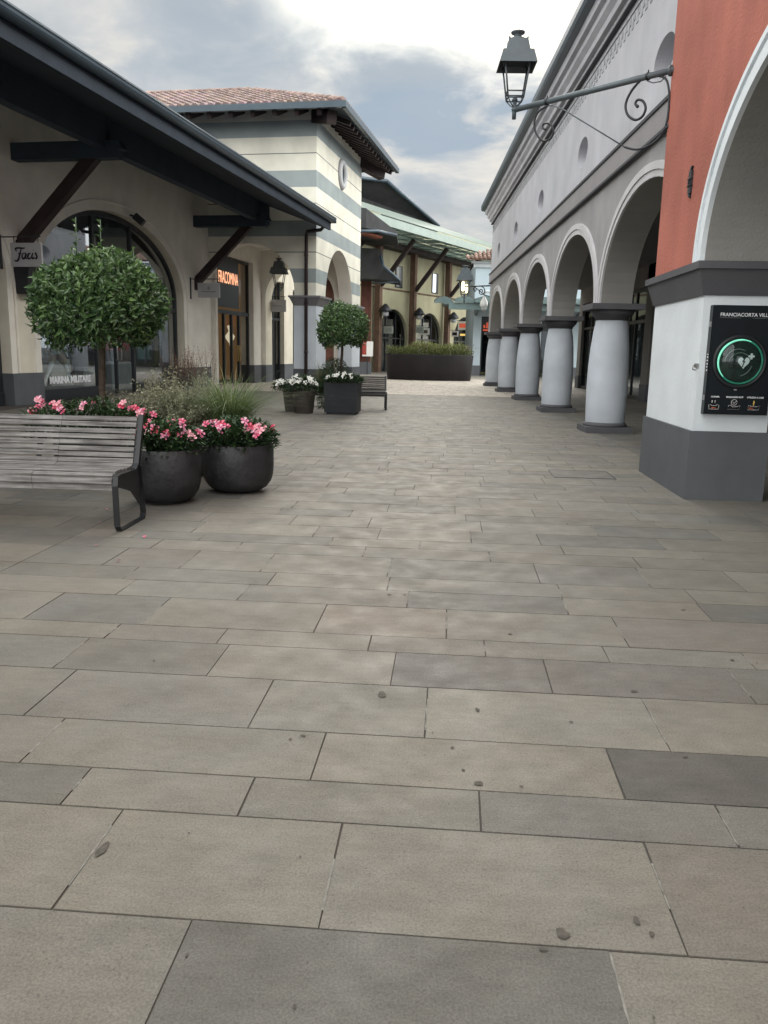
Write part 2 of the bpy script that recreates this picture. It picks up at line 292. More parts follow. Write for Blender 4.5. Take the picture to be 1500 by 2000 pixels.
# ------------------------------------------------------------ mesh helpers
class MB:
    def __init__(s): s.v = []; s.f = []; s.c = []; s.smooth = []
    def add(s, vs, fs, col=None, smooth=False):
        n = len(s.v); s.v += [tuple(v) for v in vs]
        for f in fs: s.f.append([n+i for i in f]); s.c.append(col or (1, 1, 1)); s.smooth.append(smooth)
        return s
    def box(s, x0, x1, y0, y1, z0, z1, col=None):
        x0, x1 = min(x0, x1), max(x0, x1); y0, y1 = min(y0, y1), max(y0, y1); z0, z1 = min(z0, z1), max(z0, z1)
        vs = [(x, y, z) for z in (z0, z1) for x, y in ((x0, y0), (x1, y0), (x1, y1), (x0, y1))]
        return s.add(vs, [(3, 2, 1, 0), (4, 5, 6, 7), (0, 1, 5, 4), (1, 2, 6, 5), (2, 3, 7, 6), (3, 0, 4, 7)], col)
    def frustum(s, a, b, z0, z1, col=None):  # a,b = (x0,x1,y0,y1)
        vs = [(a[0], a[2], z0), (a[1], a[2], z0), (a[1], a[3], z0), (a[0], a[3], z0), (b[0], b[2], z1), (b[1], b[2], z1), (b[1], b[3], z1), (b[0], b[3], z1)]
        return s.add(vs, [(3, 2, 1, 0), (4, 5, 6, 7), (0, 1, 5, 4), (1, 2, 6, 5), (2, 3, 7, 6), (3, 0, 4, 7)], col)
    def beam(s, p, q, w, h, up=(0, 0, 1), col=None):
        p, q = Vector(p), Vector(q); d = (q-p).normalized(); u = Vector(up); sd = d.cross(u)
        if sd.length < 1e-4: sd = d.cross(Vector((0, 1, 0)))
        sd.normalize(); u = sd.cross(d).normalized()
        vs = [c + sd*a*w/2 + u*b*h/2 for c in (p, q) for a, b in ((-1, -1), (1, -1), (1, 1), (-1, 1))]
        return s.add(vs, [(3, 2, 1, 0), (4, 5, 6, 7), (0, 1, 5, 4), (1, 2, 6, 5), (2, 3, 7, 6), (3, 0, 4, 7)], col)
    def tube(s, pts, r, n=8, flat=None, close=False, col=None):
        pts = [Vector(p) for p in pts]; N = len(pts); vs = []
        ref = None
        for i, p in enumerate(pts):
            a = pts[(i-1) % N] if (close or i > 0) else p; b = pts[(i+1) % N] if (close or i < N-1) else p
            d = (b-a).normalized()
            if ref is None: ref = Vector((0, 0, 1)) if abs(d.z) < .9 else Vector((1, 0, 0))
            sd = d.cross(ref)
            if sd.length < 1e-5: sd = d.cross(Vector((0, 1, 0)))
            sd.normalize(); up = sd.cross(d).normalized(); ref = up
            rr = r[i] if isinstance(r, (list, tuple)) else r
            for k in range(n):
                t = 2*math.pi*k/n; vs.append(p + sd*math.cos(t)*rr + up*math.sin(t)*rr)
        fs = []
        for i in range(N if close else N-1):
            j = (i+1) % N
            for k in range(n): fs.append((i*n+k, i*n+(k+1) % n, j*n+(k+1) % n, j*n+k))
        if not close: fs += [tuple(range(n-1, -1, -1)), tuple((N-1)*n+k for k in range(n))]
        return s.add(vs, fs, col, True)
    def lathe(s, prof, c=(0, 0, 0), n=32, col=None, smooth=True, cap=True, sx=1, sy=1):
        vs = []; fs = []; K = len(prof)
        for r, z in prof:
            for k in range(n):
                t = 2*math.pi*k/n; vs.append((c[0]+r*math.cos(t)*sx, c[1]+r*math.sin(t)*sy, c[2]+z))
        for i in range(K-1):
            for k in range(n): fs.append((i*n+k, i*n+(k+1) % n, (i+1)*n+(k+1) % n, (i+1)*n+k))
        if cap: fs += [tuple(range(n-1, -1, -1)), tuple((K-1)*n+k for k in range(n))]
        return s.add(vs, fs, col, smooth)
    def prism(s, poly, z0, z1, col=None):  # poly ccw in xy
        n = len(poly); vs = [(x, y, z0) for x, y in poly]+[(x, y, z1) for x, y in poly]
        return s.add(vs, [tuple(range(n-1, -1, -1)), tuple(range(n, 2*n))]+[(i, (i+1) % n, n+(i+1) % n, n+i) for i in range(n)], col)
    def sweep(s, prof, a, b, axis='y', col=None):  # profile (x,z) extruded along y from a to b
        n = len(prof)
        vs = [(x, y, z) if axis == 'y' else (y, x, z) for y in (a, b) for x, z in prof]
        return s.add(vs, [tuple(range(n)), tuple(range(2*n-1, n-1, -1))]+[(i, n+i, n+(i+1) % n, (i+1) % n) for i in range(n)], col)
    def leaf(s, p, d, nrm, L, W, col, fold=.25, droop=.15):
        p = Vector(p); d = Vector(d).normalized(); sd = d.cross(Vector(nrm))
        if sd.length < 1e-4: sd = d.cross(Vector((1, 0, 0)))
        sd.normalize(); up = sd.cross(d)
        m = p + d*L*.5 + up*L*droop*.4
        vs = [p, m + sd*W*.5 + up*W*fold, p + d*L - up*L*droop, m - sd*W*.5 + up*W*fold, m - up*W*.05]
        return s.add(vs, [(0, 1, 4), (1, 2, 4), (2, 3, 4), (3, 0, 4)], col)
    def mesh(s, name, off=(0, 0, 0), recalc=True):
        me = bpy.data.meshes.new(name)
        me.from_pydata([(v[0]-off[0], v[1]-off[1], v[2]-off[2]) for v in s.v], [], s.f); me.update()
        at = me.color_attributes.new('Col', 'FLOAT_COLOR', 'CORNER'); buf = []
        for f, c in zip(s.f, s.c): buf += [c[0], c[1], c[2], 1.0]*len(f)
        at.data.foreach_set('color', buf)
        me.polygons.foreach_set('use_smooth', s.smooth)
        if recalc:
            import bmesh
            bm = bmesh.new(); bm.from_mesh(me); bmesh.ops.recalc_face_normals(bm, faces=bm.faces); bm.to_mesh(me); bm.free()
        return me
def link(name, me, m, parent=None, loc=None):
    o = bpy.data.objects.new(name, me); COL.objects.link(o)
    if m is not None and not me.materials: me.materials.append(m)
    if parent: o.parent = parent
    if loc: o.location = loc
    return o
class Thing:
    """an Empty at the base of a thing; meshes are given in the coordinates of its frame"""
    def __init__(s, name, label, cat, base=(0, 0, 0), frame=(0, 0, 0), group=None):
        # frame = (ox, oy, angle): local x to the right, local y along, turned clockwise by angle
        ox, oy, th = frame; bx, by, bz = base; s.b = base
        s.o = bpy.data.objects.new(name, None); COL.objects.link(s.o); s.o.empty_display_size = .2
        s.o.location = (ox+bx*math.cos(th)+by*math.sin(th), oy-bx*math.sin(th)+by*math.cos(th), bz)
        s.o.rotation_euler = (0, 0, -th)
        s.o['label'] = label; s.o['category'] = cat
        if group: s.o['group'] = group
    def part(s, name, mb, m, parent=None, label=None, recalc=True):
        me = mb.mesh(name, s.b, recalc); o = link(name, me, m, parent or s.o)
        if label: o['label'] = label
        return o
def relabel(o, label, group=None):
    o['label'] = label
    if group: o['group'] = group
def struct(name, mb, m, kind='structure'):
    o = link(name, mb.mesh(name), m); o['kind'] = kind; return o
def copy_tree(o, parent=None, loc=None, rz=None, label=None):
    c = o.copy(); COL.objects.link(c)
    if parent: c.parent = parent
    if loc is not None: c.location = loc
    if rz is not None: c.rotation_euler = (c.rotation_euler[0], c.rotation_euler[1], rz)
    if label: c['label'] = label
    for ch in [x for x in KIDS(o)]: copy_tree(ch, c)
    return c
def KIDS(o): return [x for x in bpy.data.objects if x.parent == o]

def arch_wall(mb, intr, P, s0, s1, z0, z1, t, ops, n=28):
    """wall in the s-z plane, thickness t; ops = (centre, half, spring, rise, bottom). P(s, z, d) gives the point"""
    def quad(m, a, b, c, d): m.add([a, b, c, d], [(0, 1, 2, 3)])
    cur = s0
    def solid(a, b):
        if b-a < 1e-4: return
        for d in (0, t): quad(mb, P(a, z0, d), P(b, z0, d), P(b, z1, d), P(a, z1, d))
    for c, h, sp, ri, bt in ops:
        a, b = max(c-h, s0), min(c+h, s1); solid(cur, a)
        pts = []
        for i in range(n+1):
            th = math.pi - math.pi*i/n; x = c+h*math.cos(th); x = min(max(x, a), b)
            q = min(1, abs((x-c)/h)); pts.append((x, sp+ri*math.sqrt(max(0, 1-q*q))))
        for (xa, za), (xb, zb) in zip(pts, pts[1:]):
            if xb-xa > 1e-5:
                for d in (0, t): quad(mb, P(xa, za, d), P(xb, zb, d), P(xb, z1, d), P(xa, z1, d))
            quad(intr, P(xa, za, 0), P(xb, zb, 0), P(xb, zb, t), P(xa, za, t))
        if sp > z0+1e-4:
            for x in (a, b): quad(intr, P(x, z0, 0), P(x, pts[0][1] if x == a else pts[-1][1], 0), P(x, pts[0][1] if x == a else pts[-1][1], t), P(x, z0, t))
        cur = b
    solid(cur, s1)
    quad(mb, P(s0, z1, 0), P(s1, z1, 0), P(s1, z1, t), P(s0, z1, t))
    for x in (s0, s1): quad(mb, P(x, z0, 0), P(x, z1, 0), P(x, z1, t), P(x, z0, t))
    segs = [s0]
    for c, h, *_ in ops: segs += [max(c-h, s0), min(c+h, s1)]
    segs.append(s1)
    for a, b in zip(segs[::2], segs[1::2]):
        if b-a > 1e-3: quad(mb, P(a, z0, 0), P(b, z0, 0), P(b, z0, t), P(a, z0, t))
def arch_band(mb, P, c, h, sp, ri, w, d0, d1, z0=None, n=32, s_clip=None):
    """raised band round an arch, from the opening edge (half h) out to h+w, standing d0..d1 proud"""
    ins = []; out = []
    if z0 is not None and z0 < sp-1e-3: ins.append((c-h, z0)); out.append((c-h-w, z0))
    for i in range(n+1):
        th = math.pi-math.pi*i/n
        ins.append((c+h*math.cos(th), sp+ri*math.sin(th))); out.append((c+(h+w)*math.cos(th), sp+(ri+w)*math.sin(th)))
    if z0 is not None and z0 < sp-1e-3: ins.append((c+h, z0)); out.append((c+h+w, z0))
    if s_clip:
        f = lambda q: (min(max(q[0], s_clip[0]), s_clip[1]), q[1]); ins = [f(q) for q in ins]; out = [f(q) for q in out]
    k = len(ins); vs = [P(*q, d) for d in (d0, d1) for q in ins+out]
    fs = []
    for i in range(k-1):
        fs += [(i, i+1, k+i+1, k+i), (2*k+i, 3*k+i, 3*k+i+1, 2*k+i+1), (k+i, k+i+1, 3*k+i+1, 3*k+i), (i, 2*k+i, 2*k+i+1, i+1)]
    fs += [(0, k, 3*k, 2*k), (k-1, 3*k-1, 4*k-1, 2*k-1)]
    return mb.add(vs, fs)
def text_mesh(name, s, size, depth=.004, shear=0.0, bold=0.0, align='CENTER', space=1.0):
    cu = bpy.data.curves.new(name, 'FONT'); cu.body = s; cu.size = size; cu.extrude = depth; cu.shear = shear; cu.offset = bold
    cu.align_x = align; cu.align_y = 'CENTER'; cu.space_character = space
    o = bpy.data.objects.new(name, cu); COL.objects.link(o); dg = bpy.context.evaluated_depsgraph_get(); dg.update()
    me = bpy.data.meshes.new_from_object(o.evaluated_get(dg)); bpy.data.objects.remove(o)
    me.name = name; me.materials.clear(); return me
def place_text(me, name, m, parent, M4):
    me.transform(M4); return link(name, me, m, parent)
def MX(xd, yd, o):
    xd = Vector(xd).normalized(); yd = Vector(yd).normalized(); z = xd.cross(yd)
    return Matrix(((xd.x, yd.x, z.x, o[0]), (xd.y, yd.y, z.y, o[1]), (xd.z, yd.z, z.z, o[2]), (0, 0, 0, 1)))

TH = R(9.0); LF = (0, 0, TH)            # left-hand buildings share one direction
def Lw(v, u): return (v*math.cos(TH)+u*math.sin(TH), -v*math.sin(TH)+u*math.cos(TH))
TP = R(2.7)

# ============================================================ SETTING
def ground():
    mb = MB(); mb.add([(-400, -200, -.008), (400, -200, -.008), (400, 700, -.008), (-400, 700, -.008)], [(0, 1, 2, 3)]); struct('ground', mb, M['ground'])
    mb = MB(); mb.add([(-14, -3, -.004), (12, -3, -.004), (12, 66, -.004), (-14, 66, -.004)], [(0, 1, 2, 3)]); struct('paving_bed', mb, M['asphalt'])
    c, s = math.cos(TP), math.sin(TP)
    def W(v, u): return (v*c+u*s, -v*s+u*c)
    mb = MB(); mo = MB(); g = .0028
    rows = [-1.2, -.7, -.3, .05, .5, .92, 1.30, 1.769, 2.235, 2.47, 2.821, 3.291, 3.686, 3.906, 4.385, 4.71, 5.0, 5.49, 5.79, 6.05, 6.45, 6.86, 7.15, 7.52, 8.01, 8.37]
    while rows[-1] < 62: rows.append(rows[-1]+rnd.choice((.28, .33, .37, .42, .48)))
    near = {1.30: [-.591, .431], 1.769: [-.955, -.275, .616], 2.235: [-1.159, -.599, .142, .892], 2.47: [-1.417, -.413, .613], 2.821: [-1.587, -.71, -.045, .848],
            3.291: [-1.703, -1.011, -.207, .482, 1.316], 3.686: [-1.638, -1.081, -.344, .216, .793], 3.906: [-1.538, -.641, .029, .927]}
    tones = {(1.30, 1): (.185, .18, .168), (1.30, 0): (.27, .255, .23), (1.30, 2): (.27, .25, .22), (1.769, 0): (.285, .262, .228), (1.769, 1): (.29, .268, .23), (1.769, 2): (.30, .278, .245), (1.769, 3): (.265, .24, .215), (2.47, 3): (.165, .155, .147), (2.47, 2): (.315, .285, .245), (2.47, 1): (.285, .265, .23), (2.235, 0): (.235, .222, .2), (2.235, 2): (.28, .265, .235), (2.235, 3): (.235, .222, .205), (2.821, 3): (.31, .29, .255), (2.821, 2): (.295, .28, .25), (2.821, 1): (.27, .25, .225), (3.291, 3): (.225, .21, .20), (3.291, 4): (.25, .23, .215), (3.906, 2): (.325, .28, .245), (3.906, 3): (.31, .285, .25), (3.906, 4): (.27, .24, .22)}
    pal = [(.285, .262, .232), (.30, .278, .245), (.27, .25, .222), (.31, .282, .245), (.255, .242, .222), (.295, .268, .235), (.225, .218, .205), (.285, .258, .23), (.275, .262, .238)]
    for y0, y1 in zip(rows, rows[1:]):
        for zone in ((-2.76, 2.77), (-9.5, -2.76), (2.77, 9.0)):
            if y0 > 27.6 and zone[0] < 2: continue
            x0, x1 = zone
            if zone[0] > 0 and False: continue
            js = [x0]
            key = round(y0, 3)
            if zone[0] == -2.76 and key in near:
                nj = near[key]; L = []
                q = nj[0]
                while q-.85 > x0+.3: q -= rnd.uniform(.6, .95); L.append(q)
                nL = len(L); js += sorted(L)+nj; q = nj[-1]
                while q+.9 < x1-.2: q += rnd.uniform(.6, .95); js.append(q)
            else:
                q = x0+rnd.uniform(.2, .9)
                while q < x1-.25: js.append(q); q += rnd.uniform(.5, 1.05)
            js.append(x1)
            for i, (a, b) in enumerate(zip(js, js[1:])):
                col = (tones.get((key, i-nL)) if key in near and zone[0] == -2.76 else None) or rnd.choice(pal)
                k = rnd.uniform(.90, 1.09)*.525; mn = sum(col)/3; col = tuple(mn+(q-mn)*.8 for q in col); col = (col[0]*k*1.06, col[1]*k*1.072, col[2]*k*1.03)
                r = lambda: rnd.uniform(-.0014, .0014)
                z = rnd.uniform(-.0005, .0005); h = g*1.25; e = [(a+g+r(), y0+h+r()), (b-g+r(), y0+h+r()), (b-g+r(), y1-h+r()), (a+g+r(), y1-h+r())]
                t = [W(*p) for p in e]
                vs = [(p[0], p[1], z+rnd.uniform(-.0006, .0006)) for p in t]+[(p[0], p[1], -.004) for p in t]
                if i and y0 < 9 and rnd.random() < .6:
                    n = 9; f0 = rnd.uniform(0, .4); f1 = rnd.uniform(.6, 1); L0 = y0+(y1-y0)*f0; L1 = y0+(y1-y0)*f1; mv = []
                    for q in range(n+1):
                        yy = L0+(L1-L0)*q/n; wd = rnd.uniform(.001, .0038); mv += [(*W(a-wd+rnd.uniform(-.001, .001), yy), .0011), (*W(a+wd, yy), .0011)]
                    mo.add(mv, [(2*q, 2*q+1, 2*q+3, 2*q+2) for q in range(n)])
                mb.add(vs, [(0, 1, 2, 3), (4, 5, 1, 0), (5, 6, 2, 1), (6, 7, 3, 2), (7, 4, 0, 3)], col)
    struct('plaza_paving', mb, M['slab']); struct('joint_mortar', mo, mat('pale_mortar', (.23, .225, .205), .95, .3, 40))
    mb = MB(); P = [W(-9.5, 27.75), W(2.76, 27.75), W(2.76, 46), W(-9.5, 46)]
    mb.add([(x, y, .0) for x, y in P], [(0, 1, 2, 3)]); struct('cobbled_square', mb, M['cobble'])
    mb = MB(); P = [W(-12, 46.1), W(2.76, 46.1), W(2.76, 75), W(-12, 75)]
    mb.add([(x, y, .0) for x, y in P], [(0, 1, 2, 3)]); struct('far_path', mb, mat('far_paving', (.24, .225, .20), .85, .2, 2))
ground()
# little dark chewing-gum / damp spots on the slabs
def spots():
    pts = [(0.41, 1.796, 0.028, 0.6), (0.262, 2.503, 0.02, 0.8), (-0.084, 3.196, 0.022, 1.6), (0.302, 3.077, 0.014, 1), (-0.361, 2.8, 0.016, 0.5), (-0.404, 2.769, 0.01, 0.6), (1.016, 2.739, 0.014, 0.5), (0.186, 2.748, 0.01, 0.7), (0.987, 3.313, 0.022, 0.5), (1.557, 3.722, 0.02, 0.4), (0.541, 3.996, 0.016, 0.5), (0.216, 2.588, 0.008, 1), (0.661, 2.993, 0.012, 0.5), (-0.836, 2.066, 0.022, 1.4), (0.607, 1.854, 0.014, 1), (0.631, 1.807, 0.01, 1), (-1.13, 3.487, 0.012, 0.5), (1.575, 4.493, 0.016, 0.5), (-0.091, 4.624, 0.02, 0.4), (-0.001, 4.633, 0.014, 0.4), (0.401, 2.493, 0.009, 0.6), (0.353, 1.738, 0.018, 0.3)]
    mb = MB()
    for i in range(80): y = rnd.uniform(1.5, 9); pts.append((rnd.uniform(-.45, .45)*y, y, rnd.uniform(.0015, .006), rnd.uniform(.5, 1.2)))
    for x, y, r, asp in pts:
        n = 44; ph = rnd.random()*6; r *= .62; ph2 = rnd.random()*6
        vs = [(x+r*math.cos(2*math.pi*k/n)*(1+.18*math.sin(2*math.pi*3*k/n+ph)+.16*math.sin(2*math.pi*2*k/n+ph2)), y+r*asp*1.6*math.sin(2*math.pi*k/n)*(1+.2*math.sin(2*math.pi*2*k/n+ph2)+.08*math.sin(2*math.pi*4*k/n+ph)), .0035) for k in range(n)]
        mb.add(vs, [tuple(range(n))])
    o = link('ground_stains', mb.mesh('ground_stains'), mat('dark_stain', (.085, .078, .066), .8, .3, 60)); o['kind'] = 'structure'
spots()
# ============================================================ RIGHT: arcade building
A_END = 37.55; A_BEG = 9.95
def arcade():
    T = Thing('arcade_building', 'long lavender grey arcade building with five white columns and round-headed arches', 'building', (3.7, 24, 0))
    P = lambda s, z, d: (3.42+d, s, z)
    ops = [(c, 2.415, 2.33, 1.57, 2.33) for c in (13.04, 18.365, 23.695, 29.025, 34.355)]
    ops[0] = (12.95, 2.5, 2.33, 1.62, 2.33)
    a, b = MB(), MB(); arch_wall(a, b, P, A_BEG, A_END, 2.33, 4.42, .56, ops)
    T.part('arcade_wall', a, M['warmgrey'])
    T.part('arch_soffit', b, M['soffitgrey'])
    for c, h, sp, ri, bt in ops:
        m = MB(); arch_band(m, P, c, h, sp, ri, .10, -.035, .0, s_clip=(A_BEG+.01, A_END-.01)); arch_band(m, P, c, h+.10, sp, ri+.10, .11, -.055, .0, s_clip=(A_BEG+.01, A_END-.01))
        T.part('arch_trim', m, M['archwhite'])
    m = MB(); m.box(3.36, 3.42, A_BEG, A_END+.06, 4.46, 4.80); sc = T.part('string_course', m, M['trimgrey'])
    m = MB(); m.box(3.335, 3.42, A_BEG, A_END+.08, 4.42, 4.46); m.box(3.335, 3.42, A_BEG, A_END+.08, 4.80, 4.85)
    T.part('moulding', m, M['darktrim'], sc)
    # upper wall with blind elliptical openings
    cs = [12.55, 18.10, 23.65, 29.10, 34.60]; rx, rz, zc = .50, .29, 5.50; z0, z1 = 4.85, 7.06; m = MB(); x = 3.42; n = 40
    edges = [A_BEG]+[(p+q)/2 for p, q in zip(cs, cs[1:])]+[A_END]
    for i, c in enumerate(cs):
        ya, yb = c-1.0, c+1.0
        m.add([(x, edges[i], z0), (x, ya, z0), (x, ya, z1), (x, edges[i], z1)], [(0, 1, 2, 3)]); m.add([(x, yb, z0), (x, edges[i+1], z0), (x, edges[i+1], z1), (x, yb, z1)], [(0, 1, 2, 3)])
        el = []; ou = []
        for k in range(n):
            t = 2*math.pi*k/n; cx, cz = math.cos(t), math.sin(t); el.append((x, c+rx*cx, zc+rz*cz))
            u = 1/max(abs(cx), abs(cz)); yy = c+1.0*cx*u; zz = zc+cz*u*((z1-zc) if cz > 0 else (zc-z0)); ou.append((x, yy, zz))
        m.add(el+ou, [(k, (k+1) % n, n+(k+1) % n, n+k) for k in range(n)])
    m.box(3.424, 9.5, A_BEG, A_END, 6.9, 7.06); m.add([(3.42, A_END, 4.85), (9.5, A_END, 4.85), (9.5, A_END, 7.06), (3.42, A_END, 7.06)], [(0, 1, 2, 3)])
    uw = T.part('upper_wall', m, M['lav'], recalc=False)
    for c in cs:
        m = MB(); n = 40; fr = [(x, c+rx*math.cos(2*math.pi*k/n), zc+rz*math.sin(2*math.pi*k/n)) for k in range(n)]; bk = [(x+.30, p[1], p[2]) for p in fr]
        m.add(fr+bk, [(k, (k+1) % n, n+(k+1) % n, n+k) for k in range(n)]+[tuple(range(n, 2*n))]); T.part('oval_recess', m, M['lav'], uw, recalc=False)
    # small stencilled dentils under the cornice
    m = MB(); y = A_BEG
    while y < A_END-.2: m.box(3.408, 3.42, y, y+.13, 6.66, 6.76); m.box(3.41, 3.42, y+.07, y+.2, 6.56, 6.66); y += .26
    m.box(3.40, 3.42, A_BEG, A_END, 6.80, 6.84)
    T.part('dentil_band', m, mat('dentil_grey', (.36, .37, .39), .88, .3, 6))
    m = MB(); m.sweep([(3.42, 6.96), (3.36, 6.96), (3.35, 7.05), (3.27, 7.07), (3.25, 7.16), (3.17, 7.24), (3.16, 7.33), (3.08, 7.36), (3.06, 7.50), (3.42, 7.5)], A_BEG, A_END+.18)
    co = T.part('cornice', m, M['lav'])
    m = MB(); m.box(3.335, 3.42, A_BEG, A_END+.1, 6.925, 6.957); T.part('moulding', m, M['darktrim'], co)
    m = MB(); m.sweep([(3.10, 7.503), (2.93, 7.53), (2.90, 7.60), (2.90, 7.74), (2.96, 7.76), (9.6, 9.9), (9.6, 9.6), (3.12, 7.6)], A_BEG, A_END+.35)
    T.part('roof', m, M['gutter'])
    # columns
    prof = [(.36, .19), (.372, .5), (.378, .85), (.372, 1.2), (.352, 1.55), (.32, 1.85), (.29, 2.02), (.288, 2.05)]
    prof = [(.355, .17)]+prof[0:]
    first = None
    for i in range(5):
        y = 15.7+5.33*i if i < 4 else 37.07
        if first is None:
            s = MB(); s.lathe(prof, (3.7, 15.7, 0), 40); sh = T.part('column', s, M['column'], label='bulging smooth column shaft of pale blue-white plaster')
            c = MB(); c.frustum((3.7-.475, 3.7+.475, 15.7-.475, 15.7+.475), (3.7-.475, 3.7+.475, 15.7-.475, 15.7+.475), 2.235, 2.335)
            c.lathe([(.30, 2.05), (.305, 2.10), (.34, 2.105), (.345, 2.14), (.37, 2.145), (.40, 2.235)], (3.7, 15.7, 0), 40); T.part('capital', c, M['capital'], sh)
            b = MB(); b.box(3.7-.43, 3.7+.43, 15.7-.43, 15.7+.43, 0, .11); b.lathe([(.40, .11), (.405, .14), (.395, .165), (.37, .185)], (3.7, 15.7, 0), 40); T.part('base', b, M['capital'], sh)
            first = sh
        else:
            copy_tree(first, T.o, loc=(0, y-15.7, 0))
    # passage: ceiling, inner wall with dark shop windows, floor edge
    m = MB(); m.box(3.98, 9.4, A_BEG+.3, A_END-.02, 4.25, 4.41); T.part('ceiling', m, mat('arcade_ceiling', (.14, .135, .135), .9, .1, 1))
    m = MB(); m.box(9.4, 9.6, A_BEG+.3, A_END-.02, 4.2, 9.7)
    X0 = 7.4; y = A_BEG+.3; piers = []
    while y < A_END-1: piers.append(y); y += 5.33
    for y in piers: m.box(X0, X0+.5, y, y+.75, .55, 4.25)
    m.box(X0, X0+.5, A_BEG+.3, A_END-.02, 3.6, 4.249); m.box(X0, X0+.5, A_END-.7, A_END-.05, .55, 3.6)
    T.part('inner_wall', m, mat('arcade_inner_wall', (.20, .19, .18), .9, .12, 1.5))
    m = MB()
    for y in piers: m.box(X0-.02, X0+.5, y-.01, y+.76, 0, .55)
    m.box(X0-.02, X0+.5, A_END-.71, A_END-.04, 0, .55); T.part('plinth', m, M['plinth'])
    for i, y in enumerate(piers):
        ya, yb = y+.75, (piers[i+1] if i+1 < len(piers) else A_END-.7)
        if yb-ya < 1: continue
        m = MB()
        for q in (ya+.04, (ya+yb)/2-.75, (ya+yb)/2, (ya+yb)/2+.75, yb-.04): m.box(X0+.1, X0+.18, q-.04, q+.04, 0, 3.6)
        m.box(X0+.1, X0+.181, ya, yb, 2.5, 2.6); m.box(X0+.1, X0+.181, ya, yb, 0, .12); m.box(X0+.1, X0+.181, ya, yb, 3.5, 3.6)
        f = T.part('shop_window', m, M['frame']); g = MB(); g.add([(X0+.14, ya, .1), (X0+.14, yb, .1), (X0+.14, yb, 3.55), (X0+.14, ya, 3.55)], [(0, 1, 2, 3)]); T.part('pane', g, M['glass2'], f)
    m = MB(); m.add([(9.3, A_BEG, 0), (9.3, A_END, 0), (9.3, A_END, 4.2), (9.3, A_BEG, 4.2)], [(0, 1, 2, 3)])
    m.box(7.95, 9.3, A_END-.1, A_END-.04, 0, 4.2); T.part('shop_back_wall', m, M['shopwall'])
    # pale curtains in the first windows
    m = MB()
    for ya, yb in ((11.2, 13.0), (13.6, 15.2), (16.9, 18.2)):
        n = 26
        for k in range(n):
            a, b = ya+(yb-ya)*k/n, ya+(yb-ya)*(k+1)/n; xa, xb = X0+.42+.03*math.sin(k*1.3), X0+.42+.03*math.sin((k+1)*1.3); m.add([(xa, a, .45), (xb, b, .45), (xb, b, 2.1), (xa, a, 2.1)], [(0, 1, 2, 3)])
    T.part('curtain', m, mat('pale_curtain', (.38, .42, .40), .9, .1, 4))
    return T
arcade()
# ------------------------------------------------------------ red building
def red_building():
    fr = (2.79, 8.24, TP); T = Thing('red_arcade_building', 'red plastered building with white-trimmed arch on a white pier with grey base', 'building', (.385, 1.0, 0), fr)
    P = lambda s, z, d: (d, s, z)
    ops = [(-9.4, 2.4, 2.31, 1.57, 2.31), (-2.36, 2.4, 2.31, 1.57, 2.31)]
    a, b = MB(), MB(); arch_wall(a, b, P, -13.5, 1.98, 2.31, 9.0, .77, ops, 48)
    T.part('red_wall', a, M['red']); T.part('arch_soffit', b, M['soffitgrey'])
    for c, h, sp, ri, bt in ops:
        m = MB(); arch_band(m, P, c, h, sp, ri, .115, -.045, .0, n=64); arch_band(m, P, c, h+.115, sp, ri+.115, .05, -.03, 0, n=64); arch_band(m, P, c, h+.165, sp, ri+.165, .055, -.055, .0, n=64)
        T.part('arch_trim', m, M['white'])
    for y0 in (0, -7.0, -13.6):
        y1 = y0+2.02
        m = MB(); m.box(.03, .75, y0+.03, y1-.03, .688, 2.0); T.part('pier', m, M['white'] , label='smooth white plastered pier')
        m = MB(); m.box(0, .77, y0, y1, 0, .69); T.part('plinth', m, M['plinth'], label='grey painted foot of the pier')
        m = MB(); m.frustum((.01, .76, y0+.01, y1-.01), (-.06, .83, y0-.06, y1+.06), 2.0, 2.24); m.box(-.085, .855, y0-.085, y1+.085, 2.24, 2.31); T.part('pier_capital', m, M['capital'])
    m = MB(); m.box(.78, 5.5, -13.5, 1.4, 4.3, 4.45); T.part('ceiling', m, MATS['arcade_ceiling'])
    m = MB(); m.box(4.6, 4.8, -13.5, 1.4, 0, 4.3); T.part('inner_wall', m, M['shopwall'])
    m = MB(); m.box(.78, 5.5, 1.4, 1.42, 2.4, 9); T.part('end_wall', m, M['soffitgrey'])
    m = MB()
    # wall tie of wrought iron on the red wall
    q = []
    t = MB(); t.box(-.02, .0, .70, .80, 3.06, 3.28); t.box(-.03, .0, .69, .81, 3.13, 3.145); t.box(-.03, 0, .69, .81, 3.195, 3.21)
    t.frustum((-.02, 0, .735, .775), (-.02, 0, .70, .755), 3.28, 3.32); t.frustum((-.02, 0, .70, .755), (-.02, 0, .735, .775), 3.02, 3.06); t.box(-.035, 0, .745, .765, 3.15, 3.19)
    T.part('wall_tie', t, M['iron'])
    return fr
RF = red_building()
def hasp():
    T = Thing('wall_latch', 'small metal latch screwed to the side of the white pier', 'latch', (.03, .045, 1.28), RF)
    m = MB(); m.box(.012, .03, .02, .11, 1.31, 1.35); T.part('plate', m, mat('dull_metal', (.35, .35, .36), .4, .1, 5, metal=.8))
    m = MB(); m.tube([(.008, .03, 1.33), (-.02, .03, 1.33), (-.02, .03, 1.29), (.008, .03, 1.285)], .006); T.part('hook', m, MATS['dull_metal'])
hasp()
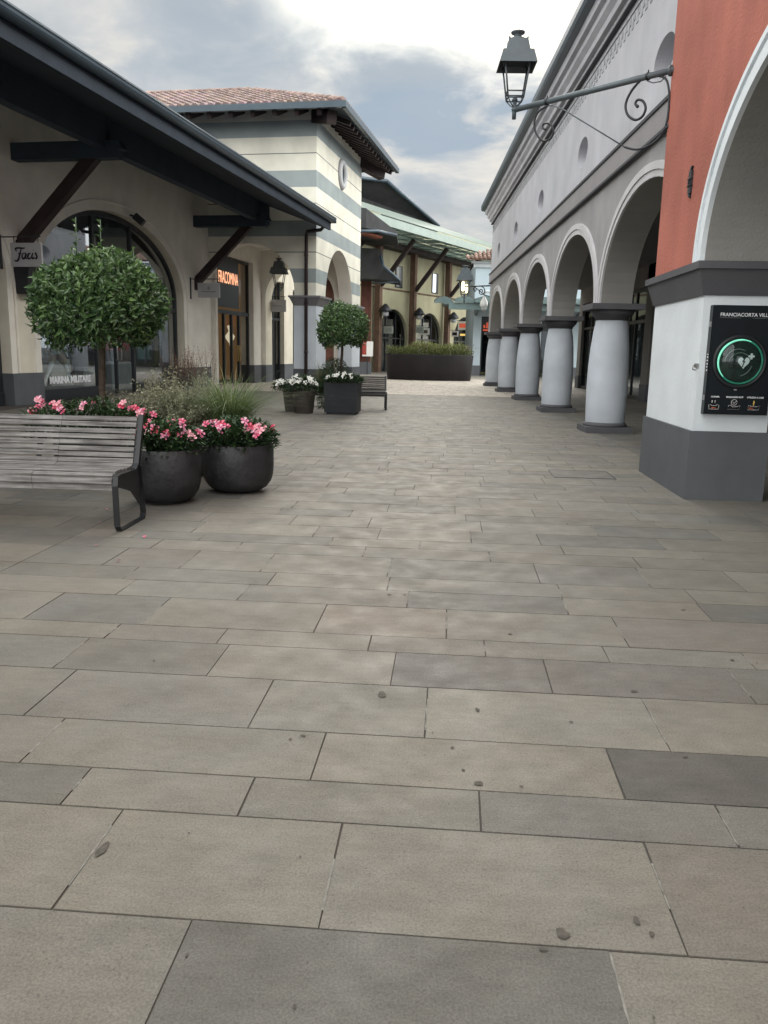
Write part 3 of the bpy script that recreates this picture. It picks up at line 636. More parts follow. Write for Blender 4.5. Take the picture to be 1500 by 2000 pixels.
def cabinet():
    T = Thing('defibrillator_cabinet', 'black wall cabinet with a glowing green ring, round glass dome and white heart symbol', 'cabinet', (.38, .03, .86), RF)
    y = .03-.0  # pier front face (local y = .03), cabinet hangs in front
    x0, x1, z0, z1 = .095, .70, .865, 1.905
    m = MB(); m.box(x0, x1, -.06, .028, z0, z1); m.box(x0+.012, x1-.012, -.066, -.06, z0+.012, z1-.012); body = T.part('housing', m, M['panel'])
    cx, cz, r = (x0+x1)/2-.01, 1.375, .205
    def ringz(rr, tr, yy, n=64): return [(cx+rr*math.cos(2*math.pi*k/n), yy, cz+rr*math.sin(2*math.pi*k/n)) for k in range(n)]
    m = MB(); m.tube(ringz(.238, 0, -.07), .02, 10, close=True); T.part('ring_mount', m, M['black'])
    m = MB(); m.tube(ringz(.207, 0, -.082), .009, 10, close=True); T.part('light_ring', m, mat('green_light_ring', (.02, .14, .09), .2, .5, 9, emit=(.05, .35, .22), estr=.10)); m = MB(); m.tube([(cx+.207*math.cos(R(a)), -.086, cz+.207*math.sin(R(a))) for a in range(55, 236, 5)], [.004+.006*math.sin(math.pi*min(1, k/36)) for k in range(37)], 8); T.part('light_ring', m, mat('bright_green_ring', (.2, .6, .45), .2, .3, 9, emit=(.22, .75, .52), estr=.40), label='brightly lit part of the green ring')
    m = MB(); n = 40; K = 8; vs = []; fs = []
    for i in range(K+1):
        a = math.pi/2*i/K; rr = .2*math.sin(a); yy = -.075-.075*math.cos(a)
        for k in range(n): t = 2*math.pi*k/n; vs.append((cx+rr*math.cos(t), yy, cz+rr*math.sin(t)))
    for i in range(K):
        for k in range(n): fs.append((i*n+k, i*n+(k+1) % n, (i+1)*n+(k+1) % n, (i+1)*n+k))
    m.add(vs, fs, None, True)
    T.part('dome', m, glass_mat('dome_glass', (.85, .93, .90), .3))
    m = MB(); vs = [(cx+.195*math.cos(2*math.pi*k/n), -.0675, cz+.195*math.sin(2*math.pi*k/n)) for k in range(n)]; m.add(vs, [tuple(range(n))]); T.part('backing', m, mat('dark_green_backing', (.004, .018, .013), .2, .6, 12))
    m = MB(); m.tube([(cx-.02+.12*math.cos(t), -.075, cz+.0+.12*math.sin(t)) for t in [R(60+120*k/14) for k in range(15)]], .004, 6); m.tube([(cx-.02+.14*math.cos(t), -.075, cz+.14*math.sin(t)) for t in [R(-75+60*k/10) for k in range(11)]], .003, 6)
    m.tube([(cx+.105*math.cos(t), -.075, cz-.02+.105*math.sin(t)) for t in [R(20+150*k/14) for k in range(15)]], .0025, 6)
    T.part('handle_arc', m, mat('grey_arc', (.25, .28, .28), .4, .1, 5))
    # heart with a lightning bolt and a cross
    hx, hz, s = cx+.035, cz-.005, .058
    out = []
    for k in range(48):
        t = 2*math.pi*k/48; out.append((hx+s*(16*math.sin(t)**3)/17, hz+s*(13*math.cos(t)-5*math.cos(2*t)-2*math.cos(3*t)-math.cos(4*t))/15))
    m = MB(); vs = [(hx, -.0792, hz)]+[(x, -.0792, z) for x, z in out]; m.add(vs, [(0, i+1, (i+1) % 48+1) for i in range(48)])
    m.box(hx+.058, hx+.078, -.0794, -.077, hz+.030, hz+.086); m.box(hx+.040, hx+.096, -.0796, -.077, hz+.048, hz+.068)
    hp = T.part('heart_symbol', m, M['textwhite'])
    m = MB(); bo = [(.004, .045), (-.016, .002), (-.002, .004), (-.012, -.034), (-.016, -.030), (-.011, -.048), (.004, -.036), (-.003, -.035), (.016, .014), (.002, .011), (.018, .045)]
    m.add([(hx+a, -.0800, hz+b) for a, b in bo], [(0, 1, 2, 9, 10), (2, 3, 7, 8, 9), (3, 4, 5, 6, 7)]); T.part('bolt', m, M['black'], hp)
    F = lambda x, z: MX((1, 0, 0), (0, 0, 1), (x-T.b[0], -.068-T.b[1], z-T.b[2]))
    for s, x, z, sz, nm in (('FRANCIACORTA VILLAGE', .43, 1.815, .046, 'heading'), ('CHIAMA', .19, 1.035, .021, 'caption'), ('MASSAGGIO RCP', .375, 1.035, .021, 'caption'), ('UTILIZZA IL DAE', .57, 1.035, .021, 'caption')):
        me = text_mesh(nm, s, sz, .001, bold=.0006); place_text(me, nm, M['textwhite'], T.o, F(x, z))
    m = MB(); m.box(.16, .36, -.0685, -.066, 1.787, 1.7885); m.box(.47, .69, -.0685, -.066, 1.787, 1.7885); T.part('rule_line', m, mat('grey_line', (.35, .37, .38), .5, 0))
    def tb(pts, r=.0028, cl=False): k.tube([(x, -.069, z) for x, z in pts], r, 6, close=cl)
    k = MB(); x, z = .185, .945
    tb([(x-.045, z-.03), (x+.045, z-.03), (x+.048, z+.012), (x+.03, z+.016), (x+.024, z+.004), (x-.024, z+.004), (x-.03, z+.016), (x-.048, z+.012)], cl=True); tb([(x-.02, z+.03), (x-.02, z+.055)], .004); tb([(x+.008, z+.03), (x+.008, z+.055)], .004)
    x = .375; tb([(x-.058, z-.028), (x-.05, z+.01), (x-.03, z+.012), (x-.01, z-.005), (x+.03, z), (x+.058, z+.008), (x+.05, z-.028)], cl=True); tb([(x+.028*math.cos(t*.5), z+.04+.028*math.sin(t*.5)) for t in range(13)], cl=False); tb([(x-.015, z+.045), (x, z+.03), (x+.02, z+.052)])
    x = .565; tb([(x-.06, z-.028), (x-.052, z+.012), (x-.02, z+.006), (x+.02, z+.002), (x+.06, z+.012), (x+.045, z-.028)], cl=True)
    T.part('pictogram', k, mat('pictogram_line', (.52, .50, .50), .5, 0))
    k = MB(); x = .185; tb([(x-.02, z-.018), (x+.02, z-.018)], .006); x = .565; tb([(x-.045, z-.012), (x-.005, z-.014)], .005); T.part('pictogram', k, mat('pictogram_red', (.5, .10, .05), .5, 0), label='dull red fill of the little pictograms')
    k = MB(); tb([(x-.004, z+.01), (x-.004, z+.06)], .005); tb([(x-.012, z+.03), (x+.006, z+.045)], .003); T.part('pictogram', k, mat('pictogram_yellow', (.65, .45, .12), .5, 0), label='yellow flame of the right-hand pictogram')
    # hinge lugs and edge lettering marks on the side
    k = MB(); k.box(x0-.012, x0, -.05, -.02, 1.70, 1.75); k.box(x0-.012, x0, -.05, -.02, 1.0, 1.05); T.part('hinge', k, MATS['dull_metal'])
    k = MB()
    for i, (a, b) in enumerate(((0, .02), (.035, .012), (.06, .022), (.095, .016), (.125, .02), (.155, .012))): k.box(x0-.003, x0+.0, -.045, -.02+.004*(i % 2), 1.28+a, 1.28+a+b*.75)
    T.part('side_marks', k, M['textwhite'])
    k = MB(); k.box(cx-.03, cx+.0, -.072, -.066, 1.10, 1.112); T.part('keyhole', k, MATS['dull_metal'])
cabinet()

# ------------------------------------------------------------ wall lanterns on scroll brackets
def lantern_parts(T, c, s=1.0, lit=False, hang=False):
    """four sided street lantern; c = bottom centre of the glass cage, s = scale"""
    x, y, z = c
    def sq(r, zz, rot=math.pi/4): return [(x+r*s*math.cos(rot+math.pi/2*k), y+r*s*math.sin(rot+math.pi/2*k), z+zz*s) for k in range(4)]
    m = MB(); bo, to = sq(.175, .0), sq(.285, .55)
    ring = lambda a, r=.010: [m.tube([a[k], a[(k+1) % 4]], r*s, 6) for k in range(4)]
    ring(bo, .012); ring(to, .014); ring(sq(.193, .095), .012)
    for k in range(4): m.tube([bo[k], to[k]], .015*s, 6); m.tube([bo[k], (bo[k][0]*.45+x*.55, bo[k][1]*.45+y*.55, z-.09*s), (x, y, z-.13*s)], .010*s, 6)
    m.tube([(x, y, z-.30*s), (x, y, z-.02*s)], .034*s, 10); m.lathe([(.034*s, 0), (.05*s, .03*s), (.034*s, .06*s)], (x, y, z-.04*s), 12)
    T.part('cage', m, M['ironlight'])
    m = MB(); A, B, C, D = sq(.42, .48), sq(.345, .68), sq(.275, .68), sq(.215, .87)
    m.add(A+B, [(k, (k+1) % 4, 4+(k+1) % 4, 4+k) for k in range(4)]); A2 = sq(.40, .48); B2 = sq(.325, .66)
    m.add(A2+B2, [(k, (k+1) % 4, 4+(k+1) % 4, 4+k) for k in range(4)]+[(4, 5, 6, 7)]); m.add(A+A2, [(k, (k+1) % 4, 4+(k+1) % 4, 4+k) for k in range(4)])
    m.add(C+D, [(k, (k+1) % 4, 4+(k+1) % 4, 4+k) for k in range(4)]+[(4, 5, 6, 7)])
    m.add(B+C, [(k, (k+1) % 4, 4+(k+1) % 4, 4+k) for k in range(4)])
    for q in sq(.205, .865): m.add([(q[0]-.015*s, q[1]-.015*s, q[2]), (q[0]+.015*s, q[1]-.015*s, q[2]), (q[0]+.015*s, q[1]+.015*s, q[2]), (q[0]-.015*s, q[1]+.015*s, q[2]), (q[0], q[1], q[2]+.05*s)], [(0, 1, 4), (1, 2, 4), (2, 3, 4), (3, 0, 4)])
    m.lathe([(.15*s, .87*s), (.12*s, .90*s), (.065*s, .92*s), (.06*s, .96*s), (.11*s, .975*s), (.115*s, 1.0*s), (.03*s, 1.015*s)], (x, y, z), 16)
    T.part('cap', m, M['ironlight'])
    if lit:
        m = MB(); m.lathe([(.02*s, .12*s), (.05*s, .16*s), (.05*s, .42*s), (.02*s, .46*s)], (x-.06*s, y, z), 12); T.part('lamp_bulb', m, M['lamp'])
        m = MB(); m.lathe([(.02*s, .06*s), (.045*s, .1*s), (.045*s, .32*s), (.02*s, .36*s)], (x+.07*s, y+.05*s, z), 12); T.part('lamp_bulb', m, M['lamp'])
def spiral(c, ax, r0, r1, a0, turns, n=40):
    """points of a scroll in the vertical plane spanned by unit vector ax and z"""
    pts = []
    for i in range(n+1):
        t = i/n; a = R(a0)+turns*2*math.pi*t; r = r0+(r1-r0)*t**.85; pts.append((c[0]+ax[0]*r*math.cos(a), c[1]+ax[1]*r*math.cos(a), c[2]+r*math.sin(a)))
    return pts
def wall_lamp():
    A = Vector((2.84, 10.22, 4.60)); E = Vector((1.29, 11.8, 4.60)); ax = (E-A).normalized()
    T = Thing('wall_lantern', 'grey lantern on a long scrolled iron bracket at the corner of the red wall', 'wall lamp', (2.84, 10.22, 4.60))
    m = MB(); m.tube([A-ax*.12, E+ax*.02], .036, 12); m.tube([A-ax*.05, A-ax*.02], .06, 12); T.part('arm', m, M['ironlight'])
    def pt(d, dz): p = A+ax*d; return (p.x, p.y, p.z+dz)
    # big scroll: from the arm round by the wall and back into a curl
    m = MB()
    key = [(0.25, 0.006), (0.13, -0.019), (0.023, -0.074), (-0.03, -0.203), (-0.045, -0.351), (-0.04, -0.512), (0.0, -0.641), (0.091, -0.732), (0.219, -0.779), (0.352, -0.781), (0.494, -0.731)]
    key2 = [(0.25, 0.006), (0.351, -0.028), (0.464, -0.128), (0.521, -0.252), (0.484, -0.372), (0.381, -0.447), (0.29, -0.43), (0.25, -0.348), (0.291, -0.262), (0.36, -0.232), (0.391, -0.265), (0.367, -0.303)]
    key3 = [(1.681, -0.058), (1.808, -0.096), (1.867, -0.197), (1.841, -0.339), (1.716, -0.466), (1.588, -0.455), (1.555, -0.362), (1.617, -0.278), (1.715, -0.261), (1.728, -0.308), (1.677, -0.336)]
    def smooth(k, n=6):
        out = []; P = [Vector((a, b, 0)) for a, b in k]
        for i in range(len(P)-1):
            p0, p1, p2, p3 = P[max(i-1, 0)], P[i], P[i+1], P[min(i+2, len(P)-1)]
            for j in range(n):
                t = j/n; q = .5*((2*p1)+(-p0+p2)*t+(2*p0-5*p1+4*p2-p3)*t*t+(-p0+3*p1-3*p2+p3)*t**3); out.append(pt(q.x, q.y))
        out.append(pt(P[-1].x, P[-1].y)); return out
    m.tube(smooth(key), .013, 8); m.tube(smooth(key2), .015, 8); m.tube([pt(.367, -.295), pt(.36, -.305), pt(.355, -.315)], .018, 8); T.part('scroll', m, M['iron'])
    m = MB(); m.tube(smooth(key3), .013, 8); T.part('scroll', m, M['iron'])
    m = MB(); m.tube([pt(.494, -.731), pt(1.421, -.142), pt(1.585, -.064), pt(1.681, -.052)], .008, 8); T.part('tie_rod', m, M['ironlight'])
    m = MB()
    for d in (.25, 1.68): m.tube([pt(d-.012, 0), pt(d+.012, 0)], .046, 12); m.tube([pt(d, .04), pt(d, .07)], .008, 6)
    T.part('clamp', m, M['iron'])
    m = MB(); m.tube([pt(-.10, -.56), pt(.03, -.66)], .014, 6); T.part('stay', m, M['iron'])
    # cable loop
    m = MB(); m.tube([pt(.02, -.05), pt(.08, -.09), pt(.18, -.085), pt(.26, -.045)], .006, 6); T.part('cable', m, M['iron'])
    lantern_parts(T, (E.x, E.y, 4.73), .82)
    # -------- farther lantern at the end of the arcade, lit
    T2 = Thing('wall_lantern', 'distant lit lantern on scrolled bracket at the far arcade end', 'wall lamp', (3.42, 37.5, 4.3))
    a = Vector((3.42, 37.5, 4.35)); m = MB(); m.tube([a, (2.30, 38.2, 4.35)], .03, 8); T2.part('arm', m, M['iron'])
    d = (Vector((2.3, 38.2, 4.35))-a).normalized(); m = MB()
    m.tube(spiral((3.05, 37.73, 4.12), d, .20, .04, 90, 1.4), .022, 6); m.tube(spiral((2.75, 37.92, 4.22), d, .11, .03, -90, -1.2), .020, 6); m.tube([(3.4, 37.52, 3.9), (3.2, 37.64, 3.95), (3.0, 37.77, 4.12), (2.75, 37.92, 4.33)], .022, 6)
    T2.part('scroll', m, M['iron'])
    lantern_parts(T2, (2.33, 38.2, 4.0), 1.25, lit=True)
wall_lamp()
def hanging_lantern(c, s, label, top):
    T = Thing('hanging_lantern', label, 'lantern', (c[0], c[1], c[2]), group='lanterns hanging in the passages')
    lantern_parts(T, c, s); m = MB(); m.tube([(c[0], c[1], c[2]+.98*s), (c[0], c[1], top)], .014, 6); T.part('rod', m, M['iron'])
hanging_lantern((4.95, 21.1, 2.78), 1.0, 'dark lantern hanging in the arcade between the first and second white columns', 4.25)
x, y = Lw(-10.24, 31.5); hanging_lantern((x, y, 3.75), 1.1, 'dark lantern hanging inside the front arch of the striped tower', 5.45)

def dome_cam():
    T = Thing('dome_camera', 'white teardrop security camera on a curved arm at the arcade end', 'camera', (3.2, 37.9, 3.4))
    m = MB(); m.tube([(3.42, 37.58, 4.05), (3.38, 37.7, 4.12), (3.28, 37.85, 4.12), (3.2, 37.9, 4.02), (3.2, 37.9, 3.9)], .035, 8); T.part('arm', m, M['lens'])
    m = MB(); m.lathe([(.05, .52), (.09, .45), (.17, .30), (.19, .18), (.17, .10), (.12, .08)], (3.2, 37.9, 3.38), 20); T.part('housing', m, M['lens'])
    m = MB(); m.lathe([(.12, .08), (.125, .0), (.08, -.08), (.01, -.11)], (3.2, 37.9, 3.38), 20); T.part('lens', m, mat('grey_dome_lens', (.4, .43, .43), .2, .05, 5))
dome_cam()
def cover():
    T = Thing('utility_cover', 'flush rectangular stone-filled utility cover set in the paving near the grey pier', 'utility cover', (2.1, 9.85, 0))
    m = MB(); c, s = math.cos(TP), math.sin(TP)
    def q(a, b, z): return (2.08+a*c+b*s, 9.83-a*s+b*c, z)
    for x0, x1, y0, y1 in ((-.36, .36, -.32, -.305), (-.36, .36, .305, .32), (-.36, -.345, -.305, .305), (.345, .36, -.305, .305)):
        m.add([q(x0, y0, .002), q(x1, y0, .002), q(x1, y1, .002), q(x0, y1, .002)]+[q(x0, y0, .005), q(x1, y0, .005), q(x1, y1, .005), q(x0, y1, .005)], [(4, 5, 6, 7), (0, 1, 5, 4), (1, 2, 6, 5), (2, 3, 7, 6), (3, 0, 4, 7)])
    T.part('frame', m, M['iron'])
    m = MB(); m.add([q(-.345, -.305, .0035), q(.345, -.305, .0035), q(.345, .305, .0035), q(-.345, .305, .0035)], [(0, 1, 2, 3)], (.125, .12, .11)); T.part('stone_infill', m, M['slab'])
cover()
#@@PART3
# ============================================================ LEFT: shop building with deep eaves
def left_building():
    T = Thing('shop_building', 'grey-cream shop building with deep dark eaves and wide arched shop windows', 'building', (-14, 13, 0), LF)
    P = lambda s, z, d: (-11.9-d, s, z)
    ops = [(c, 4.1, 2.9, 2.15, 0) for c in (3.6, 12.95, 22.30)]
    a, b = MB(), MB(); arch_wall(a, b, P, -3, 28.58, 0, 7.15, .55, ops, 40); T.part('wall', a, M['creamshade']); T.part('arch_reveal', b, M['cream'])
    for c, h, sp, ri, bt in ops:
        m = MB(); arch_band(m, P, c, h+.22, sp, ri+.22, .05, -.03, 0, z0=.75, n=40); T.part('arch_moulding', m, M['creamshade'])
    for y0, y1 in ((7.7, 8.85), (17.05, 18.2), (26.4, 28.57)):
        m = MB(); m.box(-12.46, -11.875, y0-.015, y1+.015 if y1 < 28 else y1, 0, .735); T.part('plinth', m, M['plinth'])
        if y1 < 28:
            m = MB(); m.box(-11.895, -11.88, y0+.2, y1-.2, .74, 2.75); T.part('pier_panel', m, M['cream'])
    # glazing
    for c, *_ in ops:
        h, sp, ri = 4.08, 2.9, 2.13; m = MB(); Q = lambda s, z, d: (-12.2-d, s, z)
        arch_band(m, Q, c, h-.12, sp, ri-.12, .12, -.05, .05, z0=0.02, n=40)
        for yy, zt in ((c-1.05, 4.9), (c+1.05, 4.9)): m.box(-12.25, -12.15, yy-.05, yy+.05, .05, zt)
        m.box(-12.25, -12.15, c-.03, c+.03, .05, 2.52)
        m.box(-12.255, -12.145, c-h+.05, c+h-.05, 2.52, 2.66); m.box(-12.26, -12.10, c-h+.05, c-1.1, .0, .30); m.box(-12.26, -12.10, c+1.1, c+h-.05, .0, .30)
        f = T.part('shop_window', m, M['frame'])
        g = MB(); pts = [(c-h+.06, .1)]+[(c-(h-.06)*math.cos(math.pi*i/30), sp+(ri-.06)*math.sin(math.pi*i/30)) for i in range(31)]+[(c+h-.06, .1)]
        g.add([(-12.2, y, z) for y, z in pts], [tuple(range(len(pts)))]); T.part('pane', g, M['glass'], f)
        m = MB()
        for s in (-1, 1): m.tube([(-12.12, c+s*.12, 1.0), (-12.08, c+s*.12, 1.02), (-12.08, c+s*.12, 1.5), (-12.12, c+s*.12, 1.52)], .014, 6)
        T.part('door_handle', m, mat('brushed_steel', (.55, .57, .58), .3, .05, 5, metal=.9), f)
    m = MB(); m.box(-17.5, -12.46, -3, 28.5, 5.3, 5.4); m.box(-17.6, -17.5, -3, 28.5, 0, 5.4)
    for y in (8.3, 17.6, 28.3): m.box(-17.5, -12.47, y-.1, y+.1, 0, 5.3)
    T.part('shop_interior', m, M['shopwall']); m = MB(); m.box(-17.5, -12.1, -3, 28.5, .0, .03); T.part('shop_floor', m, M['shopfloor'])
    # display fittings that can be made out through the glass
    m = MB(); m.box(-14.2, -13.6, 21.2, 22.2, .03, 1.0); m.box(-15.5, -15.3, 19, 24, .03, 2.2); m.box(-14.0, -13.4, 24.2, 25.6, .03, .9); m.box(-13.9, -13.6, 22.9, 23.7, .03, .75); T.part('display_table', m, mat('display_white', (.28, .31, .31), .7, .2, 3))
    m = MB(); k = 0
    for y in [24.0+.09*i for i in range(18)]: m.box(-13.9, -13.45, y, y+.05, 1.25+.1*((k*7) % 3), 2.25); k += 1
    T.part('hanging_garments', m, M['redcloth'])
    m = MB()
    for y in [22.6+.09*i for i in range(10)]: m.box(-14.6, -14.15, y, y+.05, 1.05, 2.0)
    T.part('hanging_garments', m, M['navy'])
    # roof, soffit, gutter
    so = lambda x: 5.85+.37*(-8.54-x)
    m = MB(); m.sweep([(-7.5, so(-7.5)), (-18, so(-18)), (-18, so(-18)+.28), (-7.5, so(-7.5)+.30)], -4, 28.52); rf = T.part('roof', m, M['darkroof'])
    m = MB(); m.sweep([(-7.45, so(-7.45)+.31), (-18, so(-18)+.29), (-18, so(-18)+.33), (-7.45, so(-7.45)+.36)], -4, 28.5); T.part('roof_tiles', m, M['tile'], rf)
    m.sweep([(-7.5, 5.45), (-7.42, 5.45), (-7.42, 5.72), (-7.5, 5.74)], -4, 28.54); T.part('fascia', m, M['darkroof'])
    m = MB(); pr = [(-7.35+.115*math.cos(t), 5.80+.115*math.sin(t)) for t in [math.pi+math.pi*i/10 for i in range(11)]]+[(-7.22, 5.82), (-7.225, 5.85), (-7.26, 5.84)]+[(-7.35+.09*math.cos(t), 5.81+.09*math.sin(t)) for t in [2*math.pi-math.pi*i/10 for i in range(11)]]
    m.sweep(pr, -4, 28.56); m.box(-7.47, -7.24, 28.56, 28.6, 5.68, 5.85)
    m.box(-7.6, -7.44, -4, 28.56, 5.80, 5.86); T.part('gutter', m, M['gutter'])
    m = MB(); m.box(-9.85, -9.60, -4, 28.5, 5.62, so(-9.6)+.02); EB = mat('haze_lifted_eaves_timber', (.036, .052, .072), .7, .2, 2.0, .2, 20, .3); T.part('purlin', m, EB)  # eaves timber colour raised and blued to carry the veiling haze
    for y in (8.3, 17.62, 27.45):
        m = MB(); m.box(-11.9, -9.35, y-.14, y+.14, 5.42, 5.78); m.frustum((-9.35, -9.2, y-.14, y+.14), (-9.35, -9.32, y-.14, y+.14), 5.60, 5.78); m.box(-9.86, -9.6, y-.13, y+.13, 5.781, so(-9.73))
        bm_ = T.part('eaves_beam', m, EB, label='dark horizontal beam end carrying the eaves')
        m = MB(); m.beam((-11.84, y, 3.66), (-9.95, y, 5.50), .22, .27); T.part('strut', m, M['beam'], bm_)
        m = MB(); m.box(-11.9, -11.72, y-.16, y+.16, 3.35, 3.72); T.part('corbel', m, M['beam'], bm_)
    return T
LB = left_building()
def lbl_text(s, size, mt, name, v, u, z, parent, base, facing='v', **k):
    me = text_mesh(name, s, size, .006, **k)
    xd, yd = ((0, 1, 0), (0, 0, 1)) if facing == 'v' else ((1, 0, 0), (0, 0, 1))
    return place_text(me, name, mt, parent, MX(xd, yd, (v-base[0], u-base[1], z-base[2])))
# lettering on the shop windows
lbl_text('MARINA MILITARE', .235, M['textwhite'], 'window_lettering', -12.17, 19.86, .51, LB.o, LB.b, bold=.012)
lbl_text('MARINA', .30, mat('faint_lettering', (.22, .25, .27), .6, 0), 'window_lettering', -12.17, 22.75, 3.98, LB.o, LB.b, bold=.0)
m = MB(); m.add([(-12.165, 18.36, .33), (-12.165, 18.56, .33), (-12.165, 18.60, .58), (-12.165, 18.32, .58)], [(0, 1, 2, 3)], (.6, .06, .03)); m.add([(-12.163, 18.40, .36), (-12.163, 18.52, .36), (-12.163, 18.52, .47), (-12.163, 18.40, .47)], [(0, 1, 2, 3)], (.75, .75, .75))
m.add([(-12.165, 18.33, .585), (-12.165, 18.59, .585), (-12.165, 18.56, .70), (-12.165, 18.51, .66), (-12.165, 18.46, .73), (-12.165, 18.41, .66), (-12.165, 18.36, .70)], [(0, 1, 2, 3, 4, 5, 6)], (.75, .55, .10))
LB.part('window_emblem', m, M['petalp'], recalc=False)

# ------------------------------------------------------------ striped tower
def tower():
    T = Thing('striped_tower', 'cream and grey striped corner tower with arches and a tiled roof', 'building', (-12, 32, 0), LF)
    X = -7.95; a, b = MB(), MB()
    arch_wall(a, b, lambda s, z, d: (s, 28.6+d, z), -19, X, 0, 9.5, .55, [(-10.40, 1.66, 3.42, 1.62, 0)], 40)
    arch_wall(a, b, lambda s, z, d: (X-.0-d, s, z), 29.15, 35.65, 0, 9.5, .55, [(32.02, 2.15, 3.1, 2.08, 0)], 40)
    a.box(X-.55, X-.002, 28.602, 29.15, 9.0, 9.5)
    T.part('striped_wall', a, M['band']); T.part('arch_reveal', b, M['creamshade'])
    a, b = MB(), MB(); arch_wall(a, b, lambda s, z, d: (s, 34.2+d, z), -11.9, X-.55, 0, 5.5, .85, [(-10.22, 1.50, 3.5, 1.45, 0)], 30); T.part('inner_arch_wall', a, M['creamshade']); T.part('arch_reveal', b, M['cream'])
    m = MB(); m.box(-11.9, X-.56, 29.16, 34.19, 5.5, 5.6); T.part('ceiling', m, M['creamshade'])
    m = MB(); m.box(-19, X-.56, 35.64, 35.9, 0, 9.5); m.box(-19, -18.8, 29, 35.6, 0, 9.5)
    # lower smooth pale panels of the piers, capitals, plinths
    pr = [((-8.74, X, 28.6, 29.87)), ((X-.55, X, 34.17, 35.65))]
    m = MB()
    for x0, x1, y0, y1 in pr: m.box(x0-.012, x1+.02, y0-.02, y1+.012, .74, 2.93)
    T.part('pier', m, M['towerwhite'], label='pale blue smooth foot of the corner pier')
    m = MB()
    for x0, x1, y0, y1 in pr: m.box(x0-.03, x1+.045, y0-.045, y1+.03, 0, .735)
    m.box(-11.93, -11.70, 34.15, 35.07, 0, .735)
    T.part('plinth', m, M['plinth'])
    m = MB()
    for x0, x1, y0, y1 in pr:
        m.frustum((x0-.02, x1+.03, y0-.03, y1+.02), (x0-.14, x1+.16, y0-.16, y1+.14), 2.93, 3.20); m.box(x0-.17, x1+.20, y0-.20, y1+.17, 3.20, 3.27)
    T.part('capital', m, mat('tower_capital', (.20, .20, .21), .7, .1, 3))
    # inner shop wall with shop front, lit sign
    m = MB(); m.box(-12.45, -11.9, 29.15, 29.35, 0, 5.5); m.box(-12.45, -11.9, 33.2, 34.2, 0, 5.5); m.box(-12.45, -11.901, 29.35, 33.2, 4.85, 5.5); T.part('inner_shop_wall', m, M['creamshade'])
    m = MB(); m.box(-12.47, -11.88, 33.19, 34.15, 0, .735); T.part('plinth', m, M['plinth'])
    m = MB()
    for y in (29.39, 30.5, 31.3, 32.1, 33.16): m.box(-12.2, -12.1, y-.05, y+.05, .03, 2.7)
    m.box(-12.21, -12.09, 29.35, 33.2, 2.7, 2.85); m.box(-12.15, -12.08, 29.35, 32.0, 2.95, 4.85); m.box(-12.2, -12.1, 29.36, 29.46, 2.8, 4.85); m.box(-12.2, -12.1, 33.08, 33.19, 0, 4.85); m.box(-12.21, -12.09, 29.35, 33.2, 4.74, 4.85)
    f = T.part('shop_front', m, M['frame']); g = MB(); g.add([(-12.17, 29.35, .05), (-12.17, 33.2, .05), (-12.17, 33.2, 4.8), (-12.17, 29.35, 4.8)], [(0, 1, 2, 3)]); T.part('pane', g, M['glass'], f)
    m = MB(); m.tube([(-12.08, 31.9, .9), (-12.03, 31.9, .92), (-12.03, 31.9, 1.5), (-12.08, 31.9, 1.52)], .02, 6); m.tube([(-12.08, 31.7, .9), (-12.03, 31.7, .92), (-12.03, 31.7, 1.5), (-12.08, 31.7, 1.52)], .02, 6); T.part('door_handle', m, mat('brass', (.5, .36, .14), .35, .1, 5, metal=.8), f)
    me = text_mesh('sign_lettering', 'FRACOMINA', .62, .002, bold=.0, space=1.0); xs = [v.co.x for v in me.vertices]; sc = 2.0/(max(xs)-min(xs)); me.transform(Matrix.Diagonal((sc, 1, 1, 1)))
    place_text(me, 'sign_lettering', M['orange'], f, MX((0, 1, 0), (0, 0, 1), (-12.04-T.b[0], 30.82-T.b[1], 4.02)))
    m = MB(); m.box(-17, -16.9, 28.9, 36, 0, 5.4); m.box(-17, -12.45, 28.8, 28.9, 0, 5.4); m.box(-17, -12.45, 36, 36.1, 0, 5.4); m.box(-17, -12.45, 28.9, 36, 5.3, 5.4); T.part('shop_interior', m, M['warm'])
    m = MB(); m.box(-13.2, -12.9, 30.2, 30.6, .1, 1.7); m.box(-13.3, -13.0, 31.2, 31.6, .1, 1.75); T.part('display_garment', m, M['yellowcloth'])
    m = MB(); m.lathe([(.02, 0), (.03, .1), (.18, .3), (.20, .4), (.05, .6), (.12, .8), (.01, .85)], (-12.75, 32.7, 1.5), 10); T.part('lit_ornament', m, mat('pale_lit_ornament', (.8, .75, .6), .5, .2, 20, emit=(1, .85, .6), estr=.35))
    # continuing gallery wall beyond the tower, with a dark glass door
    m = MB(); m.box(-12.4, -11.9, 35.05, 35.45, 0, 5.5); m.box(-12.4, -11.9, 37.35, 38.7, 0, 5.5); m.box(-12.4, -11.901, 35.45, 37.35, 4.4, 5.5); m.box(-12.4, -11.9, 41, 44, 0, 5.5); m.box(-12.4, -11.901, 38.7, 41, 4.2, 5.5); T.part('gallery_wall', m, M['cream'])
    m = MB(); m.box(-12.42, -11.88, 35.05, 35.46, 0, .735); m.box(-12.42, -11.88, 37.34, 38.71, 0, .735); T.part('plinth', m, M['plinth'])
    m = MB(); 
    for y in (35.5, 36.4, 37.3): m.box(-12.2, -12.1, y-.05, y+.05, 0, 4.4)
    m.box(-12.2, -12.1, 35.45, 37.35, 2.7, 2.8); m.box(-12.35, -12.3, 35.45, 41, 0, 4.4); T.part('shop_front', m, M['frame'])
    # oculus
    m = MB(); n = 40; yc, zc = 32.15, 7.98
